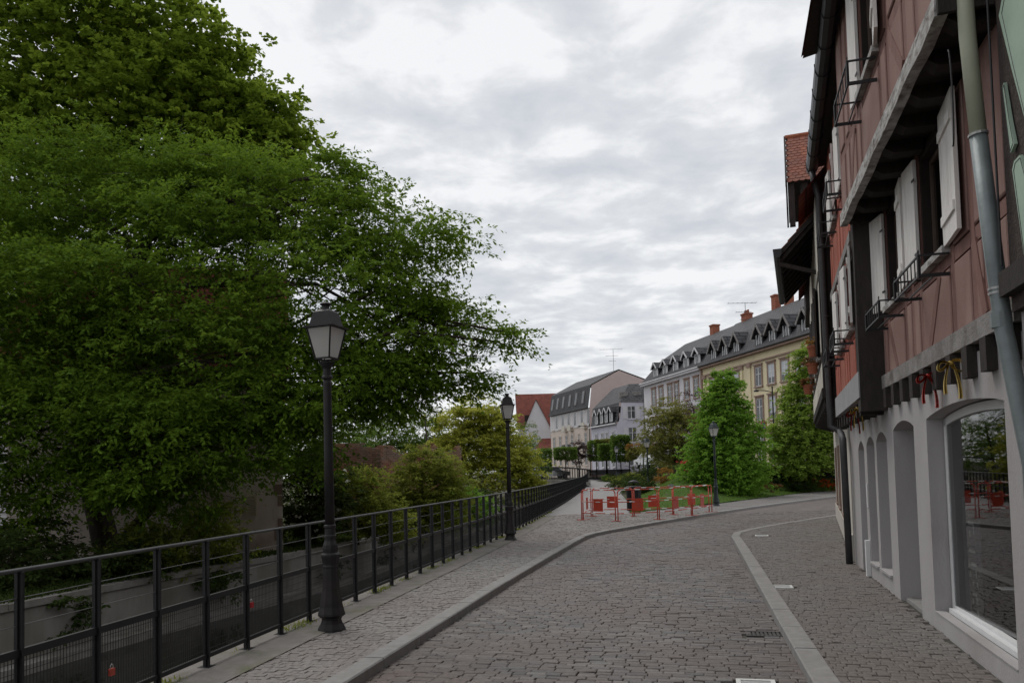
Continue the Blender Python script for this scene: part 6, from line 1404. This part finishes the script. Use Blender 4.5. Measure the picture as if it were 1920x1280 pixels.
tree('purple_leaved_tree', 'dark purple leaved tree top between the olive and conical trees', 'tree', (13.6, 58, 1.4), [(13.6, 58, 4), (13.5, 58, 6)], [(13.3, 58, 6.6, .6, .6, .7), (13.0, 58, 5.6, .8), (14.0, 58, 5.4, .8), (13.5, 58, 4.5, 1.0)], 4500, .13, .5, 'leaf_purple', 9, r0=.1, twigs=120, shell=.3)
tree('dense_garden_tree', 'dark dense tree filling the garden behind the old pink house', 'tree', (-8.6, 35.5, -.65), [(-8.6, 35.5, 2.0), (-8.5, 35.5, 4.0)], [(-8.6, 35.5, 4.6, 1.5), (-7.4, 35.2, 3.4, 1.4), (-9.8, 35.2, 3.4, 1.5), (-8.2, 35, 2.0, 1.6), (-7.0, 35, 1.2, 1.2), (-10, 35, 1.4, 1.4)], 26000, .16, .5, 'leaf_mid', 13, r0=.15, twigs=60, clump=30)
tree('bushy_tree', 'mid green tree beyond the brick ruin under the canal tree', 'tree', (-7.2, 56, -.65), [(-7.2, 56, 2.5)], [(-7.1, 55, 4.8, 1.7), (-5.2, 55, 4.2, 1.5), (-9, 55, 4.6, 1.7), (-6.2, 55, 2.8, 1.8), (-8.4, 55, 2.8, 1.7), (-10.5, 55, 3.6, 1.6), (-3.6, 55, 3.2, 1.4)], 34000, .17, .5, 'leaf_mid', 10, clump=26, r0=.18, twigs=120)
tree('willow_tree', 'soft green tree beyond the yellow tree near the footbridge', 'tree', (.2, 62, -.65), [(.4, 62, 2), (.7, 62, 4)], [(.8, 61.5, 4.6, 1.0), (1.4, 61.5, 3.4, 1.0), (.2, 61.5, 3.4, 1.2), (1.3, 61.5, 2.1, 1.0), (.3, 61.5, 1.8, 1.1), (-1.2, 62, 5.2, 1.1), (-1.0, 62, 4.0, 1.2)], 14000, .15, .6, 'leaf_mid', 11, r0=.14, droop=.6, aspect=.3, twigs=120)
tree('bare_topped_tree', 'thin half bare tree top beyond the brick ruin', 'tree', (-5.2, 48, -.65), [(-5.2, 48, 3), (-5.3, 48, 5)], [(-5.4, 48, 5.9, .8), (-4.7, 48, 5.4, .7), (-6.1, 48, 5.2, .8)], 700, .12, .5, 'leaf_olive', 12, bark='bark_grey', r0=.09, twigs=300)
# clipped trees
def pollard(label, x, y, w, d, z0, z1, n, mat, seed, extra=()):
    g_ = float(ground_z(np.array(x), np.array(y)))
    return tree('clipped_tree', label, 'tree', (x, y, g_ - .05), [(x, y, z0 + .2), (x, y, z1 - .3)], [(x, y, (z0 + z1) / 2, w / 2, d / 2, (z1 - z0) / 2)] + list(extra), n * 2, .15, .16, mat, seed, group='clipped cube trees', r0=.07, twigs=30, boxy=True, shell=.45, droop=.1, up=.2)
pollard('tall clipped cube tree nearest the path before the lilac house', 11.3, 82, 1.75, 1.7, 2.5, 5.1, 9000, 'leaf_mid', 21)
pollard('smaller clipped cube tree left of the tallest one', 10.0, 84, 1.4, 1.5, 2.7, 4.3, 6000, 'leaf_mid', 22)
pollard('leftmost clipped cube tree beside the rose house wall', 9.5, 89, 1.6, 1.6, 2.7, 4.9, 6000, 'leaf_mid', 23)
pollard('flat clipped tree behind the cube trees before the lilac house', 10.7, 89, 2.4, 1.4, 3.6, 5.0, 6000, 'leaf_olive', 24)
pollard('clipped tree with reddish new leaves on top right of the cube trees', 12.9, 80, 2.4, 1.5, 2.6, 3.7, 5000, 'leaf_olive', 25)
V, m2, tint, *_ = leaves([(12.9, 80, 3.9, 1.2, .75, .22)], 2500, .14, .14, np.random.default_rng(26), boxy=True, shell=.5); tp = leaf_object('reddish_shoots', 'leaf_amber', V, m2, tint, bpy.data.objects['clipped_tree.004'])
pollard('flat topped clipped tree beyond the footbridge', 5.8, 86, 2.3, 1.4, 2.9, 4.1, 5000, 'leaf_mid', 27)
pollard('narrow clipped tree at the far left end of the footbridge', 3.5, 84, 1.2, 1.3, 1.6, 4.0, 4500, 'leaf_mid', 28)
tree('bronze_tree', 'upright bronze brown tree before the rose house beyond the footbridge', 'tree', (7.4, 88, .6), [(7.4, 88, 1.6)], [(7.4, 88, 3.2, .7), (6.8, 88, 4.0, .45), (8.0, 88, 4.1, .45), (7.4, 88, 4.5, .5), (8.3, 88, 3.2, .4), (6.5, 88, 3.2, .4)], 4500, .15, .5, 'leaf_bronze', 29, r0=.12, twigs=80)

# shrubs
def shrub(label, x, y, lobes, n, size, mat, seed, z=None, name='shrub', group='garden shrubs', petals=None, **kw):
    z = float(ground_z(np.array(x), np.array(y))) if z is None else z
    T = tree(name, label, 'shrub', (x, y, z - .03), [(x, y, z + .35)], [(x + a, y + b_, z + c, *r_) for a, b_, c, *r_ in lobes], n, size, kw.pop('spray', .3), mat, seed, group=group, r0=.04, twigs=60, limb_r=.6, clump=kw.pop('clump', 40), **kw)
    if petals:
        pm_, pn, ps = petals; rng = np.random.default_rng(seed + 500)
        V, m2, tint, *_ = leaves([(x + a, y + b_, z + c, *r_) for a, b_, c, *r_ in lobes], pn, ps, .1, rng, per=12, shell=.85, up=.8, aspect=.9); leaf_object('blossom', pm_, V, m2, tint, T)
    return T
BZ = -.62
shrub('bush with round white flower heads beside the old pink house', -6.3, 25.0, [(-.1, 0, 1.5, .85, .7, 1.1), (.2, 0, 2.4, .7, .6, .7), (-.3, 0, .8, .8, .6, .7), (.45, -.2, 1.1, .7), (-.3, 0, 2.6, .5)], 14000, .13, 'leaf_dark', 40, BZ, petals=('petal_white', 1000, .09))
shrub('yellow-green bush right of the white flowered bush', -5.2, 26.2, [(0, 0, 1.4, .9, .8, 1.2), (.5, 0, 1.0, .7), (.35, 0, 2.0, .5, .5, .6), (-.3, 0, 1.9, .5, .5, .6), (.9, -.1, .7, .7), (1.3, .3, .6, .6)], 17000, .11, 'leaf_shrub', 41, BZ)
shrub('large light green bush before the long brick wall', -3.4, 30.2, [(0, 0, 1.5, 1.3, 1.0, 1.3), (-.7, 0, 1.6, .8), (.8, 0, 1.8, .8), (.3, 0, 2.6, .9, .8, .7), (-.2, 0, 2.9, .5, .5, .5), (-.7, 0, .8, .9), (1.0, 0, .8, .8)], 34000, .12, 'leaf_shrub', 42, BZ, aspect=.42)
shrub('fresh green low bush at the end of the brick wall', -2.2, 34.5, [(0, 0, .9, .9, .8, .8), (.8, 0, .6, .6), (-.8, 0, .7, .7)], 9000, .13, 'leaf_bright', 43, BZ)
shrub('rust coloured dry plant hanging over the far quay wall', -4.5, 30.6, [(0, 0, .15, .6, .5, .35), (.4, -.3, -.1, .5, .4, .3)], 2500, .10, 'leaf_rust', 44, BZ)
shrub('dark evergreen shrub under the yellow tree', -2.3, 38, [(0, 0, .8, 1.2, .8, .9), (1.0, 0, .6, .7)], 6000, .12, 'leaf_dark', 45, BZ)
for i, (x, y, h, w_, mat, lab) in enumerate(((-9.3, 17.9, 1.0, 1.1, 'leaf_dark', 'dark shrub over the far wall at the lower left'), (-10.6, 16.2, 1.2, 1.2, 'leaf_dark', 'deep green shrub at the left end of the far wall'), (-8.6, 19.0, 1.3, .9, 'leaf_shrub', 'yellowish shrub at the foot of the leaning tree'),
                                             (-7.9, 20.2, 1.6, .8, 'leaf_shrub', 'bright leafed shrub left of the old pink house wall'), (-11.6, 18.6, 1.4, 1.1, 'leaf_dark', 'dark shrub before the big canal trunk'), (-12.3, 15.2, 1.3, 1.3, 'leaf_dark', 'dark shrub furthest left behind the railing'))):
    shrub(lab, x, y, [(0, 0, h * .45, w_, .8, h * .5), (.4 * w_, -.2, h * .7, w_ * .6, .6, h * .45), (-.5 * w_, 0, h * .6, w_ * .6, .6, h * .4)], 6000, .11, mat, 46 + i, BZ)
for i, (x, y, w_, h, mat, lab) in enumerate(((9.6, 55, 1.5, 1.3, 'leaf_dark', 'dark hedge mass left of the olive tree foot'), (11.9, 55, 1.5, 1.3, 'leaf_olive', 'olive hedge under the olive tree'), (8.9, 62, 1.2, 1.0, 'leaf_dark', 'dark hedge beside the bend of the path'), (10.0, 66, 1.4, 1.1, 'leaf_shrub', 'light hedge beside the far lamp posts'),
                                              (8.2, 53, .8, .9, 'leaf_dark', 'small dark bush right of the litter bin'), (10.3, 72, 1.3, .9, 'leaf_dark', 'far dark hedge under the clipped trees'), (9.7, 78, .6, .7, 'leaf_mid', 'round green bush at the end of the path'), (12.6, 64, 2.0, 1.1, 'leaf_dark', 'dark hedge in front of the parked cars'),
                                              (7.3, 45, .8, .8, 'leaf_dark', 'dark low bush behind the litter bin'), (13.9, 47, 1.0, .8, 'leaf_mid', 'green bush between the conical and columnar trees'), (19.0, 51.5, 1.1, .9, 'leaf_shrub', 'bush at the right foot of the columnar tree'), (15.0, 47, .7, .55, 'leaf_dark', 'small dark bush left of the columnar tree foot'),
                                              (16.9, 46.2, .6, .45, 'leaf_dark', 'low dark bush under the columnar tree'), (18.2, 47.6, .65, .5, 'leaf_mid', 'round green bush beside the orange flowers'))):
    shrub(lab, x, y, [(0, 0, h * .5, w_, w_ * .7, h * .5), (w_ * .5, 0, h * .4, w_ * .5, w_ * .5, h * .4), (-w_ * .5, 0, h * .45, w_ * .5, w_ * .5, h * .42)], 4200, .12, mat, 60 + i)
shrub('amber and yellow rounded azalea behind the barriers', 9.0, 47, [(0, 0, .4, .5, .5, .45)], 2500, .09, 'leaf_amber', 80)
shrub('red flowering shrub behind the barriers left of the conical tree', 10.4, 46, [(0, 0, .5, .6, .5, .4)], 2500, .09, 'leaf_mid', 81, petals=('petal_red', 1400, .08))
shrub('orange red flowering shrub beside the corner of the cream house', 19.4, 47.9, [(0, 0, .45, .8, .6, .5), (-.6, 0, .3, .5, .4, .35)], 2500, .09, 'leaf_mid', 82, petals=('petal_orange', 2600, .09))
shrub('small red leaved shrub on the lawn bank', 14.6, 44.5, [(0, 0, .25, .45, .4, .25)], 1200, .08, 'leaf_rust', 83)
# plants in the hanging pots
for k, (P, l_) in enumerate(POTS):
    V, m2, tint, *_ = leaves([(P[0], P[1], P[2] + .27, .10, .10, .07)], 220, .07, .1, np.random.default_rng(90 + k), per=8); leaf_object('plant', 'leaf_rust' if k else 'leaf_amber', V, m2, tint, bpy.data.objects['flower_pot' + ('' if k == 0 else '.%03d' % k)])
# rocks along the flower beds
for i in range(12):
    t_ = i / 11; x = 7.2 + t_ * 12.5 + random.uniform(-.3, .3); y = 37.5 + t_ * 11 + random.uniform(-.5, .5) + (3.2 if x > 9 else 1.5); z = float(ground_z(np.array(x), np.array(y)))
    mb = MB(); n_ = 7; s_ = random.uniform(.12, .3)
    mb.lathe([(s_ * .8, z - .05), (s_, z + s_ * .25), (s_ * .7, z + s_ * .55), (s_ * .2, z + s_ * .7)], n_, (x, y), random.random()); mb.v = [(a + random.uniform(-.04, .04), b_ + random.uniform(-.04, .04), c + random.uniform(-.03, .03)) for a, b_, c in mb.v]
    o = mb.build('rock', 'rubble', origin=(x, y, z)); tag(o, 'grey rock edging the flower bed between lawn and trees', 'rock', 'rocks edging the flower bed')
# grass and ground cover
def blades(name, label, pts, h, mat, seed):
    rng = np.random.default_rng(seed); n = len(pts); a = rng.uniform(0, 6.28, n); hh = h * rng.uniform(.5, 1.2, n); d = np.c_[np.cos(a), np.sin(a), np.zeros(n)]; lean = rng.normal(size=(n, 3)) * .35 * hh[:, None]; lean[:, 2] = hh
    w_ = h * .16
    V = np.stack([pts - d * w_, pts + d * w_, pts + d * w_ * .4 + lean, pts - d * w_ * .4 + lean], 1).reshape(-1, 3)
    o = leaf_object(name, mat, V, n, np.repeat(rng.random(n), 4), kind='stuff'); tag(o, label, 'grass'); return o
n_ = 60000; x = RNG.uniform(4, 24, n_); y = RNG.uniform(29, 56, n_); q = (x - 4.27) * -.796 + (y - 29.1) * .605; k = (q > .05) & (q < 7) & (x > pathX(y) + .05); x, y = x[k], y[k]
blades('lawn_grass', 'short mown grass of the garden lawn', np.c_[x, y, ground_z(x, y) + .015], .07, 'leaf_mid', 31)
n_ = 9000; y = RNG.uniform(4.5, 32, n_); x = fenceX(y) + RNG.normal(-.02, .06, n_); k = np.sin(y * 2.3) + np.sin(y * 5.1 + 1) + RNG.normal(0, .5, n_) > .7
blades('railing_weeds', 'moss and weeds growing along the foot of the railing', np.c_[x, y, np.full(n_, .003)][k], .035, 'leaf_shrub', 32)
n_ = 45000; y = RNG.uniform(8, 45, n_); x = bankX(y) - .15 - RNG.exponential(1.6, n_)
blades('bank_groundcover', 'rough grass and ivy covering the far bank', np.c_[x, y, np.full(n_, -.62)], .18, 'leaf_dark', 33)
V, m2, tint, *_ = leaves([(float(bankX(y_)) + .12, y_, -1.0 + .1 * math.sin(y_), .25, .5, .45) for y_ in (15.6, 19.6, 20.2, 24.6, 29, 33)], 6000, .10, .25, np.random.default_rng(34), droop=.6)
tag(leaf_object('hanging_ivy', 'leaf_dark', V, m2, tint, kind='stuff'), 'ivy hanging down the far quay wall', 'ivy')
# far-off wood closing the view
rng = np.random.default_rng(35); lb = [(x_, 190 + rng.uniform(-15, 15), 2 + rng.uniform(0, 3.5), rng.uniform(5, 9), 5, rng.uniform(3, 5.5)) for x_ in np.arange(-180, 150, 7.0)]
V, m2, tint, *_ = leaves(lb, 36000, .9, 1.5, rng); tag(leaf_object('far_wood', 'leaf_mid', V, m2, tint, kind='stuff'), 'far-off belt of trees closing the view', 'wood')
